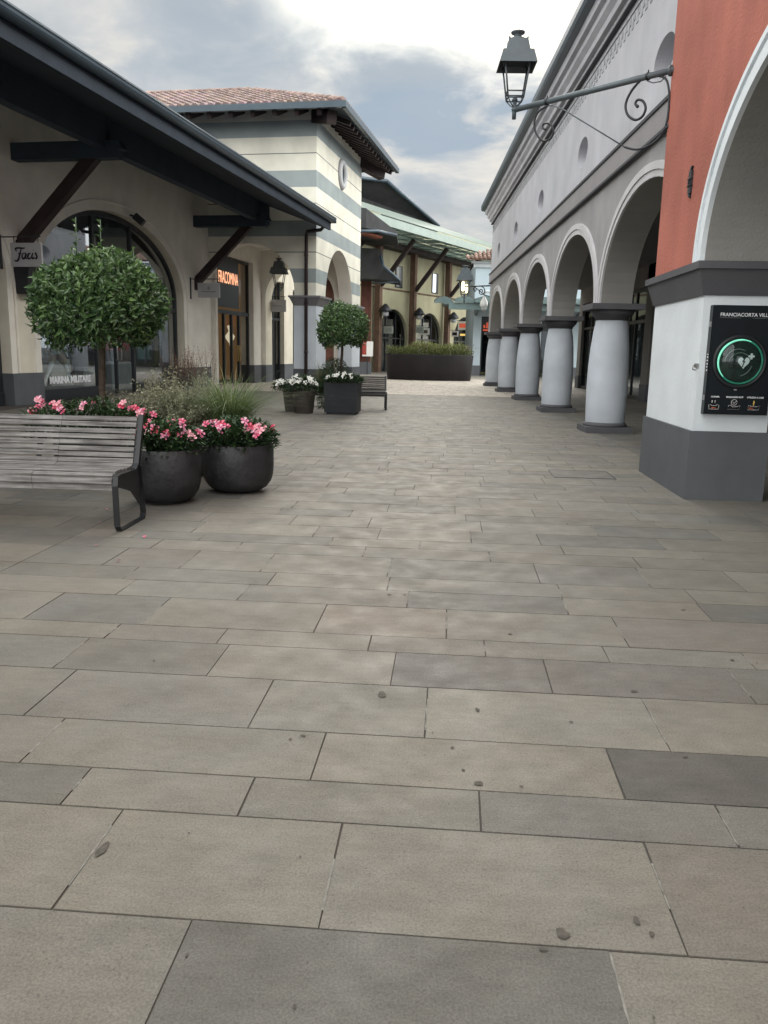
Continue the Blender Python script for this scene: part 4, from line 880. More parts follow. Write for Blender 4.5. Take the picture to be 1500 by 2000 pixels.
    m.tube([(X+.03, yc+.42*math.cos(2*math.pi*k/n), zc+.42*math.sin(2*math.pi*k/n)) for k in range(n)], .10, 10, close=True); oc = T.part('round_window', m, mat('oculus_ring', (.55, .56, .58), .8, .1, 5))
    m = MB(); m.tube([(X+.0, yc+.52*math.cos(2*math.pi*k/n), zc+.52*math.sin(2*math.pi*k/n)) for k in range(n)], .05, 8, close=True); T.part('outer_ring', m, M['trimgrey'], oc)
    m = MB(); m.add([(X+.012, yc+.36*math.cos(2*math.pi*k/n), zc+.36*math.sin(2*math.pi*k/n)) for k in range(n)], [tuple(range(n))]); T.part('pane', m, mat('dull_window_pane', (.05, .07, .08), .15, .2, 3), oc)
    # roof
    ex, ey0, ey1, ez = -6.75, 27.3, 36.95, 9.05; sl = .385; rx = ex-(32.12-ey0); rz = ez+.12+(32.12-ey0)*sl
    m = MB(); 
    top = [(ex, ey0, ez+.12), (ex, ey1, ez+.12), (rx, 32.12, rz), (-20, 32.12, rz), (-20, ey0, ez+.12), (-20, ey1, ez+.12)]
    bot = [(x, y, z-.14) for x, y, z in top]
    m.add(top+bot, [(0, 1, 2), (0, 2, 3, 4), (1, 5, 3, 2), (6, 8, 7), (6, 10, 9, 8), (7, 8, 9, 11), (0, 6, 7, 1), (4, 10, 6, 0), (1, 7, 11, 5)])
    rf = T.part('roof', m, M['darkroof'])
    m = MB(); tw = .27
    def tiles(p0, up, length, col0):
        # one barrel-tile column from p0 along unit vector up
        up = Vector(up); p0 = Vector(p0); n = max(1, int(length/.42)); side = Vector((0, 0, 1)).cross(up).normalized(); nr = up.cross(side).normalized()*-1
        if nr.z < 0: nr = -nr
        for i in range(n+1):
            a = i*.42; b = min(a+.44, length)
            if b-a < .05: break
            k = rnd.uniform(.7, 1.35); c = (col0[0]*k, col0[1]*k*rnd.uniform(.93, 1.08), col0[2]*k*rnd.uniform(.9, 1.15)); vs = []
            for q, r, li in ((a, .105, .045), (b, .085, .015)):
                for j in range(7):
                    t = math.pi*j/6; vs.append(p0+up*q+side*r*math.cos(t)+nr*(r*math.sin(t)*.8+li))
            m.add(vs, [(j, j+1, 8+j, 7+j) for j in range(6)]+[tuple(range(6, -1, -1))], c, False)
    zt = ez+.12; L2 = math.sqrt(1+sl*sl); y = ey0
    x = ex-.1
    while x > -19.5:
        run = min(ex-x, 32.12-ey0); tiles((x, ey0-.06, zt-.02), (0, 1/L2, sl/L2), run*L2, (.235, .175, .16)); x -= tw
    y = ey0+.1
    while y < ey1:
        run = min(y-ey0, ey1-y); tiles((ex+.06, y, zt-.02), (-1/L2, 0, sl/L2), run*L2, (.235, .175, .16)); y += tw
    # ridge and hip tiles
    def capline(p, q):
        p, q = Vector(p), Vector(q); d = (q-p); n = int(d.length/.4); d.normalize()
        for i in range(n):
            k = rnd.uniform(.8, 1.3); a = p+d*.4*i; m.tube([a, a+d*.43], [.13, .11], 8, col=(.24*k, .175*k, .155*k))
    capline((ex, ey0, zt+.04), (rx, 32.12, rz+.04)); capline((ex, ey1, zt+.04), (rx, 32.12, rz+.04)); capline((rx, 32.12, rz+.04), (-19.5, 32.12, rz+.04))
    M['tilec'] = mat('terracotta_tiles', (1, 1, 1), .85, .25, 3.0, attr='Col')
    T.part('roof_tiles', m, M['tilec'], rf)
    m = MB(); m.box(-20, ex+.13, ey0-.15, ey0+.0, ez-.06, ez+.13); m.box(ex, ex+.15, ey0-.149, ey1+.1, ez-.06, ez+.13); T.part('gutter', m, M['gutter'], rf)
    m = MB()
    x = ex-.8
    while x > -19: m.beam((x, ey0+.1, ez-.12), (x, 28.62, ez-.12+1.2*sl), .14, .20); x -= .75
    y = ey0+1.6
    while y < ey1-.3: m.beam((ex-.1, y, ez-.12), (X+.0, y, ez-.12+1.1*sl), .14, .16); y += .55
    m.beam((ex-.45, ey0+.45, ez-.20), (X-.1, 28.75, ez+.10), .34, .42); m.beam((ex-.5, ey1-.35, ez-.20), (X-.1, 35.5, ez+.1), .34, .42)
    T.part('rafters', m, M['beam'], rf)
    # downpipe at the front corner
    m = MB(); m.tube([(-7.55, 28.45, 5.66), (-7.75, 28.45, 5.45), (-8.24, 28.47, 5.40), (-8.28, 28.5, 5.25), (-8.28, 28.5, .05)], .06, 10)
    for z in (1.3, 3.0, 4.6): m.lathe([(.075, 0), (.075, .06)], (-8.28, 28.5, z), 10)
    T.part('downpipe', m, mat('brown_downpipe', (.05, .035, .038), .4, .1, 4, metal=.2))
    return T
TW = tower()
# ------------------------------------------------------------ hanging shop signs
def script_facis(mt, parent, o, s):
    """brush-script word drawn as strokes"""
    st = [[(-.30, .10), (-.34, .17), (-.26, .20), (-.10, .19), (-.02, .20)], [(-.14, .19), (-.20, .02), (-.26, -.14), (-.34, -.19), (-.40, -.15)], [(-.25, .03), (-.16, .04)],
          [(-.03, .05), (-.10, .03), (-.13, -.06), (-.09, -.12), (-.02, -.06), (.01, .05), (-.02, -.06), (.01, -.11), (.06, -.07)],
          [(.16, .04), (.10, .03), (.06, -.06), (.10, -.12), (.18, -.08)], [(.24, .05), (.20, -.06), (.23, -.11), (.28, -.07)], [(.265, .13), (.27, .14)],
          [(.37, .05), (.33, .04), (.37, -.04), (.35, -.11), (.29, -.10)]]
    m = MB()
    for k in st:
        P = [Vector((a, 0, b)) for a, b in k]; out = []
        for i in range(len(P)-1):
            p0, p1, p2, p3 = P[max(i-1, 0)], P[i], P[i+1], P[min(i+2, len(P)-1)]
            for j in range(5):
                t = j/5; out.append(.5*((2*p1)+(-p0+p2)*t+(2*p0-5*p1+4*p2-p3)*t*t+(-p0+3*p1-3*p2+p3)*t**3))
        out.append(P[-1]); n = len(out)
        m.tube([(o[0]+q.x*s, o[1]+q.y, o[2]+q.z*s) for q in out], [s*(.012+.018*math.sin(math.pi*min(1, (i+.5)/n))) for i in range(n)], 6)
    me = m.mesh('lettering'); me.transform(Matrix.Diagonal((1, .25, 1, 1)) if False else Matrix.Identity(4)); return m
def hang_sign(label, v0, v1, z0, z1, u, kind, wall=-11.9):
    T = Thing('hanging_sign', label, 'sign', (wall, u, z0), LF, group='hanging signs on iron brackets along the left shops')
    m = MB(); m.box(v0, v1, u-.03, u+.03, z0, z1); b = T.part('board', m, M['signwhite'])
    m = MB(); m.tube([(wall, u, z1+.13), (v1-.02, u, z1+.13)], .014, 6)
    for v in (v0+.08, v1-.08): m.tube([(v, u, z1+.13), (v, u, z1)], .010, 6)
    m.box(wall, wall+.03, u-.03, u+.03, z0-.05, z1+.18); T.part('bracket', m, M['iron'])
    c = (v0+v1)/2; zc = (z0+z1)/2
    if kind == 'facis':
        t = script_facis(None, None, (c, u-.034, zc), .60*(v1-v0)/.62); T.part('lettering', t, M['textblack'], b)
    elif kind == 'emblem':
        t = MB(); t.tube([(c+.03*math.cos(2*math.pi*k/16), u-.032, zc+.07+.045*math.sin(2*math.pi*k/16)) for k in range(16)], .008, 6, close=True); t.tube([(c, u-.032, zc+.02), (c, u-.032, zc+.12)], .006, 6)
        for k in range(16): t.box(c-.26+.033*k, c-.26+.033*k+.022, u-.034, u-.03, zc-.06, zc-.03)
        T.part('emblem', t, mat('dull_grey_print', (.14, .14, .15), .7, 0), b)
    else:
        t = MB()
        for k in range(12): t.box(c-.2+.034*k, c-.2+.034*k+.022, u-.034, u-.03, zc-.03, zc+.02)
        T.part('lettering', t, mat('faint_grey_print', (.27, .27, .28), .7, 0), b)
hang_sign('grey board with black script word Facis hanging at the first brace', -11.62, -10.88, 3.07, 3.57, 16.88, 'facis')
hang_sign('grey board with small emblem hanging under the second brace', -11.62, -10.84, 3.07, 3.55, 26.95, 'emblem')
hang_sign('faint grey board hanging deep inside the striped tower passage', -11.86, -11.07, 3.0, 3.51, 35.0, 'plain', wall=-11.9)
def wedge_light():
    T = Thing('wall_light', 'black tapered wall light on the cream pier below the Facis board', 'wall light', (-11.7, 17.55, 2.5), LF)
    m = MB(); m.frustum((-11.89, -11.62, 17.35, 17.78), (-11.89, -11.48, 17.27, 17.86), 2.52, 3.12); m.box(-11.89, -11.46, 17.25, 17.88, 3.12, 3.17); T.part('housing', m, M['black'])
    m = MB(); m.box(-11.86, -11.66, 17.38, 17.75, 2.505, 2.519); T.part('lens', m, mat('dull_lens', (.3, .3, .28), .4, .1, 5))
    T = Thing('spotlight', 'small black angled spotlight on the arch moulding above the shop window', 'spotlight', (-11.8, 22.9, 4.9), LF)
    m = MB(); m.beam((-11.75, 22.9, 5.08), (-11.52, 22.95, 4.88), .22, .20); m.beam((-11.9, 22.9, 5.1), (-11.75, 22.9, 5.06), .05, .05); T.part('housing', m, M['black'])
    T = Thing('wall_speaker', 'small black box on the left pier of the tower inner arch', 'speaker', (-8.9, 33.9, 3.3), LF)
    m = MB(); m.box(-9.0, -8.75, 33.95, 34.19, 3.2, 3.45); m.box(-8.98, -8.77, 33.94, 33.95, 3.22, 3.43); T.part('housing', m, M['black'])
wedge_light()
def speaker_tower():
    T = Thing('small_wall_lamp', 'tiny dark lamp bracket beside the capital inside the tower arch', 'wall light', (-8.9, 29.6, 3.5), LF)
    m = MB(); m.box(-8.9, -8.745, 29.4, 29.55, 3.34, 3.42); m.lathe([(.03, 0), (.06, .04), (.02, .1)], (-8.95, 29.47, 3.30), 10); T.part('housing', m, M['black'])
speaker_tower()

# ------------------------------------------------------------ skin-modifier figures (shop mannequins)
def skin_mesh(name, verts, edges, radii, root=0, sub=2):
    me = bpy.data.meshes.new(name); me.from_pydata(verts, edges, []); o = bpy.data.objects.new(name, me); COL.objects.link(o)
    md = o.modifiers.new('s', 'SKIN'); md.use_smooth_shade = True; sv = me.skin_vertices[0].data
    for i, r in enumerate(radii): sv[i].radius = (r, r) if isinstance(r, (int, float)) else r
    sv[root].use_root = True; sb = o.modifiers.new('b', 'SUBSURF'); sb.levels = sub; sb.render_levels = sub
    dg = bpy.context.evaluated_depsgraph_get(); dg.update(); r = bpy.data.meshes.new_from_object(o.evaluated_get(dg)); bpy.data.objects.remove(o); r.name = name; return r
def mannequin(v, u, label, shorts, stride=.35, rz=0.0, fz=.30):
    T = Thing('mannequin', label, 'mannequin', (v, u, fz), LF, group='mannequins striding in the arched shop window')
    T.o.rotation_euler[2] += rz
    V = [(0, 0, .92), (0, 0, 1.12), (0, 0, 1.36), (0, 0, 1.46), (0, .01, 1.52), (0, .02, 1.62), (0, .02, 1.74),
         (-.09, 0, .86), (-.10, -stride*.45, .50), (-.11, -stride*1.15, .10), (-.11, -stride*.95, .03), (.09, 0, .86), (.10, stride*.65, .50), (.11, stride*.95, .09), (.11, stride*1.3, .03),
         (-.18, 0, 1.40), (-.24, .06, 1.12), (-.26, -.04, .88), (-.25, -.02, .78), (.18, 0, 1.40), (.24, -.10, 1.13), (.25, .06, .90), (.25, .10, .80)]
    E = [(0, 1), (1, 2), (2, 3), (3, 4), (4, 5), (5, 6), (0, 7), (7, 8), (8, 9), (9, 10), (0, 11), (11, 12), (12, 13), (13, 14), (2, 15), (15, 16), (16, 17), (17, 18), (2, 19), (19, 20), (20, 21), (21, 22)]
    Rr = [.13, .11, .13, .06, .05, .085, .06, .10, .06, .04, .035, .10, .06, .04, .03, .06, .042, .028, .03, .06, .042, .028, .03]
    me = skin_mesh('body', V, E, Rr); link('body', me, M['mann'], T.o)
    V2 = [(0, 0, .98), (-.10, 0, .86), (-.11, -stride*.3, .62), (.10, 0, .86), (.11, stride*.45, .62)]; R2 = [.155, .125, .105, .125, .105]; E2 = [(0, 1), (1, 2), (0, 3), (3, 4)]
    if not shorts: V2 += [(-.11, -stride*.75, .32), (-.115, -stride*1.12, .09), (.11, stride*.8, .32), (.115, stride*.95, .09)]; R2 += [.09, .08, .09, .08]; E2 += [(2, 5), (5, 6), (4, 7), (7, 8)]
    link('trousers', skin_mesh('trousers', V2, E2, R2), M['beige'], T.o)
    V3 = [(0, 0, .98), (0, 0, 1.15), (0, 0, 1.38), (-.19, 0, 1.40), (-.245, .04, 1.2), (.19, 0, 1.40), (.245, -.06, 1.2)]; link('shirt', skin_mesh('shirt', V3, [(0, 1), (1, 2), (2, 3), (3, 4), (2, 5), (5, 6)], [.15, .13, .15, .075, .06, .075, .06]), M['navy'], T.o)
    m = MB(); m.box(v-.3, v+.3, u-.6, u+.6, .03, fz); T.part('stand', m, M['shopfloor'])
mannequin(-12.95, 19.35, 'pale mannequin in long beige trousers striding in the arched shop window', False, .25, 0, .28)
mannequin(-12.85, 20.35, 'pale mannequin with bare legs in shorts stepping forward in the shop window', True, .42, 0, .28)
#@@PART4
# ============================================================ FAR BUILDINGS
YF = (-1.23, 59.5, R(28))
def yellow_hall():
    T = Thing('yellow_hall', 'distant yellow hall with brown timber posts, arched shop windows and a green glass canopy', 'building', (-3, 5, 0), YF)
    P = lambda s, z, d: (-d, s, z)
    ops = [(c, 2.1, 2.35, 2.0, 0) for c in (-6.2, -.15, 5.5, 12.0, 18.5)]
    a, b = MB(), MB(); arch_wall(a, b, P, -14, 24, 0, 10.5, .4, ops, 24); T.part('wall', a, M['yellow']); T.part('arch_reveal', b, M['yellow'])
    m = MB(); m.box(0.0, .05, -14, 24, 5.62, 5.72); T.part('string_course', m, M['post'])
    for c, *_ in ops:
        m = MB(); Q = lambda s, z, d: (-.25-d, s, z); arch_band(m, Q, c, 1.98, 2.35, 1.88, .12, -.04, .04, z0=0, n=24)
        for yy in (c-.7, c+.7): m.box(-.3, -.2, yy-.04, yy+.04, 0, 4.2)
        m.box(-.3, -.2, c-2, c+2, 2.3, 2.4); f = T.part('shop_window', m, M['frame'])
        g = MB(); pts = [(c-2, .1)]+[(c-2*math.cos(math.pi*i/20), 2.35+1.9*math.sin(math.pi*i/20)) for i in range(21)]+[(c+2, .1)]; g.add([(-.26, y, z) for y, z in pts], [tuple(range(len(pts)))]); T.part('pane', g, M['glass2'], f)
    m = MB(); m.box(-3.5, -3.4, -14, 24, 0, 4.6); m.box(-3.4, -.4, -14, 24, 4.6, 4.7); T.part('shop_interior', m, M['night'])
    for c, lit in ((.45, False), (6.15, True)):
        m = MB(); m.box(.0, .06, c-.5, c+.5, 5.85, 7.35); f = T.part('window', m, M['frame'])
        m = MB(); m.box(.062, .07, c-.42, c-.05, 5.92, 7.28); m.box(.062, .07, c+.03, c+.1, 5.92, 7.28)
        T.part('pane', m, mat('bright_window', (.8, .85, .9), .3, .1, 3, emit=(.8, .9, 1), estr=.7) if lit else mat('dim_window', (.25, .28, .28), .3, .1, 3), f)
    for y in (-8.4, -3.0, 1.95, 7.75, 14.2, 20.5):
        m = MB(); m.box(.2, .60, y-.19, y+.19, 0, 9.2); p = T.part('post', m, M['post'])
        m = MB(); m.beam((.6, y, 5.75), (3.0, y, 8.55), .2, .26); T.part('brace', m, M['beam'], p)
    m = MB(); m.box(.0, .9, -14, 24, 8.25, 8.6); T.part('beam', m, M['beam'])
    # green glass canopy: panes in steps from the wall out, then a pale upstand
    m = MB(); y = -14; k = 0
    while y < 24:
        for j in range(4):
            x0, x1 = .3+j*.95, .3+(j+1)*.95; z0 = 8.64+.03*j; t = rnd.uniform(-.03, .03)
            m.box(x0+.02, x1-.02, y+.02, y+1.78, z0+t, z0+t+.02)
        y += 1.8; k += 1
    c = T.part('glass_canopy', m, M['canopyglass'])
    m = MB(); y = -14
    while y < 24: m.box(.3, 4.05, y-.025, y+.025, 8.57, 8.60); y += 1.8
    for j in range(4): m.box(.3+j*.95-.03, .3+j*.95+.03, -14, 24, 8.55, 8.59)
    T.part('glazing_bars', m, mat('grey_green_bar', (.10, .13, .12), .5, .1, 5), c)
    m = MB(); m.box(4.05, 4.15, -14, 24, 8.6, 9.08); T.part('canopy_fascia', m, M['fascia'], c)
    m = MB(); m.sweep([(4.1, 9.152), (2.6, 9.95), (2.6, 9.98), (4.12, 9.18)], -14, 24); T.part('canopy_upstand', m, M['canopyglass'], c)
    m = MB(); m.sweep([(-.4, 10.4), (-6, 12.8), (-6, 12.5), (-.4, 10.1)], -14, 24); m.box(-6, -5.8, -14, 24, 0, 12.6); T.part('roof', m, M['darkroof'])
    def sgn(y, z, w, h, label, c1, c2, x=.75):
        S = Thing('shop_sign', label, 'sign', (x, y, z), YF, group='small projecting signs on the yellow hall')
        m = MB(); m.box(x-w/2, x+w/2, y-.03, y+.03, z, z+h); b = S.part('board', m, c1)
        m = MB(); m.box(x-w*.36, x+w*.36, y-.038, y-.03, z+h*.25, z+h*.75); S.part('panel', m, c2, b)
        m = MB(); m.tube([(0.0, y, z+h+.06), (x+w/2, y, z+h+.06)], .02, 6); S.part('bracket', m, M['iron'])
    sgn(-2.35, 2.62, .72, .48, 'pale green-grey sign board beside the left arched shop of the yellow hall', mat('sign_green_grey', (.34, .38, .34), .7, .05, 4), mat('sign_green_grey2', (.28, .31, .28), .7, .05, 4), .85)
    sgn(3.0, 2.68, .80, .46, 'cream sign board with dark lettering before the middle arch of the yellow hall', M['signwhite2'], mat('sign_brown', (.10, .08, .06), .7, .05, 4), .85)
    sgn(2.0, 2.78, .62, .48, 'grey sign board next to the cream one before the middle arch', MATS['sign_green_grey'], MATS['sign_green_grey2'], 1.0)
    sgn(8.3, 2.68, .55, .44, 'small framed dark sign low beside the right arch of the yellow hall', M['signwhite2'], M['black'], .85)
    sgn(9.85, 3.25, .95, .68, 'white framed sign with an orange centre at the right arch of the yellow hall', M['signwhite2'], M['redsign'], .85)
    sgn(10.4, 2.80, .5, .16, 'tiny amber lit sign inside the right arch of the yellow hall', mat('amber', (.5, .35, .1), .5, 0, emit=(1, .7, .2), estr=.4), MATS['amber'], .6)
    names = ('left', 'middle', 'right')
    for i, y in enumerate((-3.0, 1.95, 7.75)):
        L = Thing('post_lamp', 'grey hooded lamp on the %s brown post of the yellow hall' % names[i], 'wall lamp', (.9, y, 3.9), YF, group='hooded lamps on the timber posts')
        m = MB(); m.lathe([(.42, 0), (.40, .08), (.16, .42), (.05, .5)], (.95, y, 4.05), 12); L.part('hood', m, M['iron'])
        m = MB(); m.lathe([(.15, -.3), (.22, -.25), (.24, 0)], (.95, y, 4.04), 12); L.part('globe', m, mat('pale_globe', (.45, .48, .5), .3, .1, 5)); m = MB(); m.tube([(.6, y, 4.3), (.95, y, 4.5)], .03, 6); L.part('arm', m, M['iron'])
yellow_hall()
def dark_roof_hall():
    # dark timber market hall peeping out between the tower and the yellow hall
    DR = mat('weathered_dark_roof', (.040, .042, .044), .8, .25, 2.0, .2, 20, .3)
    T = Thing('dark_timber_hall', 'dark timber hall with steep black roofs behind the striped tower', 'building', (-6, 50, 0))
    m = MB()  # high roof: gable slope descending to the right
    m.add([(-8, 54, 12.4), (-1.85, 56, 12.2), (1.7, 60, 10.1), (-8, 54, 9.5), (-8, 62, 12.4), (-1.85, 62, 12.2), (1.7, 63, 10.1), (-8, 62, 9.5)], [(0, 1, 2, 3), (4, 7, 6, 5), (0, 4, 5, 1), (1, 5, 6, 2), (2, 6, 7, 3), (3, 7, 4, 0)])
    r = T.part('high_roof', m, DR); m = MB(); m.tube([(-1.85, 55.9, 12.2), (1.7, 59.9, 10.05)], .12, 6); m.tube([(-8, 53.9, 12.4), (-1.85, 55.9, 12.2)], .12, 6); T.part('gutter', m, M['gutter'], r)
    # lower roof, hipped end towards the square
    m = MB(); z = 8.3
    m.add([(-7, 45, 9.4), (-2.6, 46.0, 8.9), (-.95, 48, 8.0), (-.95, 52, 8.0), (-7, 52, 9.6), (-7, 45, 8.0), (-2.6, 46, 7.9), (-.95, 48, 7.75), (-.95, 52, 7.75), (-7, 52, 7.9)],
          [(0, 1, 2, 3, 4), (5, 9, 8, 7, 6), (0, 5, 6, 1), (1, 6, 7, 2), (2, 7, 8, 3), (3, 8, 9, 4), (4, 9, 5, 0)])
    r = T.part('low_roof', m, DR); m = MB(); m.tube([(-4, 44.9, 7.55), (-2.0, 46, 7.75), (-1.0, 47.9, 7.8)], .09, 6); T.part('gutter', m, M['gutter'], r)
    m = MB(); m.beam((-4, 46, 7.9), (-1.9, 47.5, 7.6), .5, .12); T.part('verge_board', m, mat('rust_board', (.20, .07, .045), .8, .3, 3), r)
    m = MB(); m.add([(-7, 50, 7.5), (-1.9, 50, 7.3), (-1.7, 50, 6.2), (-.75, 49.4, 5.4), (-2.1, 50, 5.6), (-7, 50, 5.6), (-7, 52, 7.5), (-1.9, 52, 7.3), (-1.7, 52, 6.2), (-.75, 52, 5.4), (-2.1, 52, 5.6), (-7, 52, 5.6)],
                    [(0, 5, 4, 3, 2, 1), (6, 7, 8, 9, 10, 11)]+[(i, (i+1) % 6, 6+(i+1) % 6, 6+i) for i in range(6)])
    r = T.part('porch_roof', m, DR); m = MB(); m.tube([(-1.95, 49.8, 6.9), (-1.75, 49.7, 6.3), (-.75, 49.3, 5.45)], .09, 6); m.tube([(-2.4, 49.9, 5.35), (-.8, 49.4, 5.4)], .05, 6); T.part('gutter', m, M['gutter'], r)
    for x, y, w_ in ((-2.85, 52, .32), (-5.2, 52, .3)):
        m = MB(); m.box(x-w_, x+w_, y-w_, y+w_, .75, 6.6); p = T.part('post', m, mat('red_brown_timber', (.11, .048, .036), .75, .25, 3, .4, 30, .2, streak=.25)); m = MB(); m.box(x-w_-.05, x+w_+.05, y-w_-.05, y+w_+.05, 0, .76); T.part('plinth', m, M['plinth'], p)
    m = MB(); m.box(-9, -3.6, 58, 58.3, 0, 9.5); T.part('back_wall', m, M['yellow']); m = MB(); m.box(-7, -4.2, 57.9, 57.99, 0, 3.4); T.part('dark_shopfront', m, M['frame'])
dark_roof_hall()
def notice():
    T = Thing('notice_board', 'white and red notice board on the red-brown post behind the round tree', 'notice board', (-2.9, 51, .8))
    m = MB(); m.box(-3.0, -2.35, 51.3, 51.4, 1.1, 2.0); b = T.part('board', m, M['signwhite2']); m = MB(); m.box(-3.0, -2.75, 51.28, 51.3, 1.2, 2.0); T.part('red_stripe', m, mat('dull_red_print', (.30, .05, .04), .6, .1, 4), b); m = MB(); m.box(-2.72, -2.66, 51.33, 51.38, 0, 1.1); T.part('stand', m, M['iron'])
notice()
def pale_building():
    T = Thing('pale_shop_building', 'pale blue-grey shop building with tiled roof and green metal awning across the far end', 'building', (10, 56, 0))
    m = MB(); Y = 54.0
    m.box(3.95, 4.45, Y, Y+.5, .0, 7.0); m.box(4.45, 30, Y, Y+.5, 3.75, 7.0)
    for x0, x1 in ((7.5, 8.3), (10.1, 10.9), (13.6, 14.4), (17.6, 18.4), (22, 30)): m.box(x0, x1, Y, Y+.5, 0, 3.75)
    m.box(3.95, 4.2, Y+.5, Y+8, 0, 7); T.part('wall', m, M['palewall'])
    m = MB()
    for x0, x1 in ((3.93, 4.46), (7.49, 8.31), (10.09, 10.91), (13.59, 14.41), (17.59, 18.41)): m.box(x0, x1, Y-.02, Y+.5, 0, .65)
    T.part('plinth', m, M['plinth'])
    for x0, x1 in ((4.45, 7.5), (8.3, 10.1), (10.9, 13.6), (14.4, 17.6), (18.4, 22)):
        m = MB(); m.box(x0, x1, Y+.25, Y+.3, 2.9, 3.75)
        for x in (x0+.05, (x0+x1)/2, x1-.05): m.box(x-.05, x+.05, Y+.2, Y+.3, 0, 2.95)
        f = T.part('shopfront', m, M['frame']); m = MB(); m.add([(x0, Y+.28, .05), (x1, Y+.28, .05), (x1, Y+.28, 2.9), (x0, Y+.28, 2.9)], [(0, 1, 2, 3)]); T.part('pane', m, M['glass2'], f)
    m = MB(); m.box(4, 30, Y+3.5, Y+3.6, 0, 3.8); m.box(4.2, 30, Y+.5, Y+3.5, 3.76, 3.9); T.part('shop_interior', m, M['night'])
    m = MB(); m.box(4.25, 30, Y+1.0, Y+1.1, .1, .2); m.box(5.5, 5.62, Y+.8, Y+.9, .1, 2.5); m.box(11.6, 11.9, Y+.8, Y+1, .1, 2.6); T.part('display_stand', m, M['yellowcloth'])
    m = MB(); m.box(12.3, 13.3, Y+.7, Y+1.0, .5, 1.5); T.part('display_board', m, mat('pale_cyan_board', (.45, .62, .60), .6, .1, 3))
    # orange sign above the door: a fan of strokes over a word-like bar
    m = MB()
    for i, (dx, h) in enumerate(((0, .25), (.18, .45), (.36, .60), (.54, .72), (.72, .62), (.90, .5), (1.08, .3))): m.box(4.6+dx, 4.72+dx, Y+.13, Y+.17, 3.02, 3.02+h*.8)
    m.box(4.58, 5.85, Y+.13, Y+.17, 2.84, 2.94); T.part('sign_mark', m, M['redsign'])
    m = MB(); m.box(3.7, 30, Y-.22, Y+.5, 7.0, 7.12); m.box(3.8, 30, Y-.12, Y, 6.75, 7.0); T.part('cornice', m, mat('pale_cornice', (.45, .48, .50), .8, .1, 3))
    m = MB(); x = 3.4
    L2 = math.sqrt(1+.4*.4)
    while x < 14:
        for i in range(9):
            k = rnd.uniform(.75, 1.3); a = i*.45; c = (.25*k, .165*k, .135*k); run = min((x-3.3)*1.0, 4)
            if a > run: break
            m.tube([(x, Y-.5+a, 7.28+a*.4), (x, Y-.5+a+.46, 7.26+(a+.46)*.4)], [.12, .10], 6, col=c)
        x += .27
    m.add([(3.3, Y-.5, 7.16), (30, Y-.5, 7.16), (30, Y+4, 8.95), (7.3, Y+4, 8.95)], [(0, 1, 2, 3)], (.2, .11, .08)); T.part('roof', m, M['tilec'])
    # awning: ribbed metal sheet on curved edge
    m = MB(); x = 1.35; k = 0
    def edge(x): return (x-1.0)*.0
    while x < 26:
        t = min(1, (x-1.35)/2.6); yf = Y-3.4+1.2*(1-t)**2; vs = []
        for j in range(9):
            q = j/8; xx = x+1.18*q; b = .34*math.sin(math.pi*q)**.7
            vs += [(xx, yf, 4.40), (xx, yf, 4.46+b), (xx, Y-.02, 4.66+b*.8), (xx, Y-.02, 4.60)]
        f = []
        for j in range(8): a, b = 4*j, 4*j+4; f += [(a, b, b+1, a+1), (a+1, b+1, b+2, a+2), (a, a+3, b+3, b)]
        m.add(vs, f); x += 1.2
    aw = T.part('awning', m, M['awning']); m = MB()
    m.box(2.2, 26, Y-2.95, Y-2.80, 4.0, 4.395); m.box(1.9, 26, Y-2.7, Y-.1, 4.30, 4.39); m.sweep([(1.6, 4.42), (4.1, 4.42), (4.1, 3.88)], Y-2.6, Y-2.5, axis='x')
    for x in (4.1, 7.9, 10.5, 14, 18): m.beam((x, Y, 3.85), (x, Y-2.9, 4.35), .1, .16)
    T.part('awning_support', m, M['awning'], aw)
    return T
pale_building()
def dark_tree():
    pass
def backdrop():
    # low far roofs behind, so that the horizon is closed at the ends of the streets
    for x, y, w_, h, lab in ((-34, 84, 16, 6.5, 'plain distant cream block far behind the dark timber hall'), (34, 80, 14, 6, 'plain distant cream block far to the right behind the arcade')):
        T = Thing('distant_block', lab, 'building', (x, y, 0)); m = MB(); m.box(x-w_, x+w_, y, y+8, 0, h); T.part('wall', m, M['cream'])
        m = MB(); m.add([(x-w_-.5, y-.5, h), (x+w_+.5, y-.5, h), (x+w_+.5, y+8.5, h), (x-w_-.5, y+8.5, h), (x-w_+3, y+4, h+2), (x+w_-3, y+4, h+2)], [(0, 1, 5, 4), (1, 2, 5), (2, 3, 4, 5), (3, 0, 4), (0, 3, 2, 1)], (.3, .18, .14)); T.part('roof', m, M['tilec'])
        m = MB()
        for i in range(6): q = x-w_+2+i*(2*w_-4)/5; m.box(q-.6, q+.6, y-.03, y, 2.6, 4.2)
        T.part('window', m, M['frame'])
backdrop()
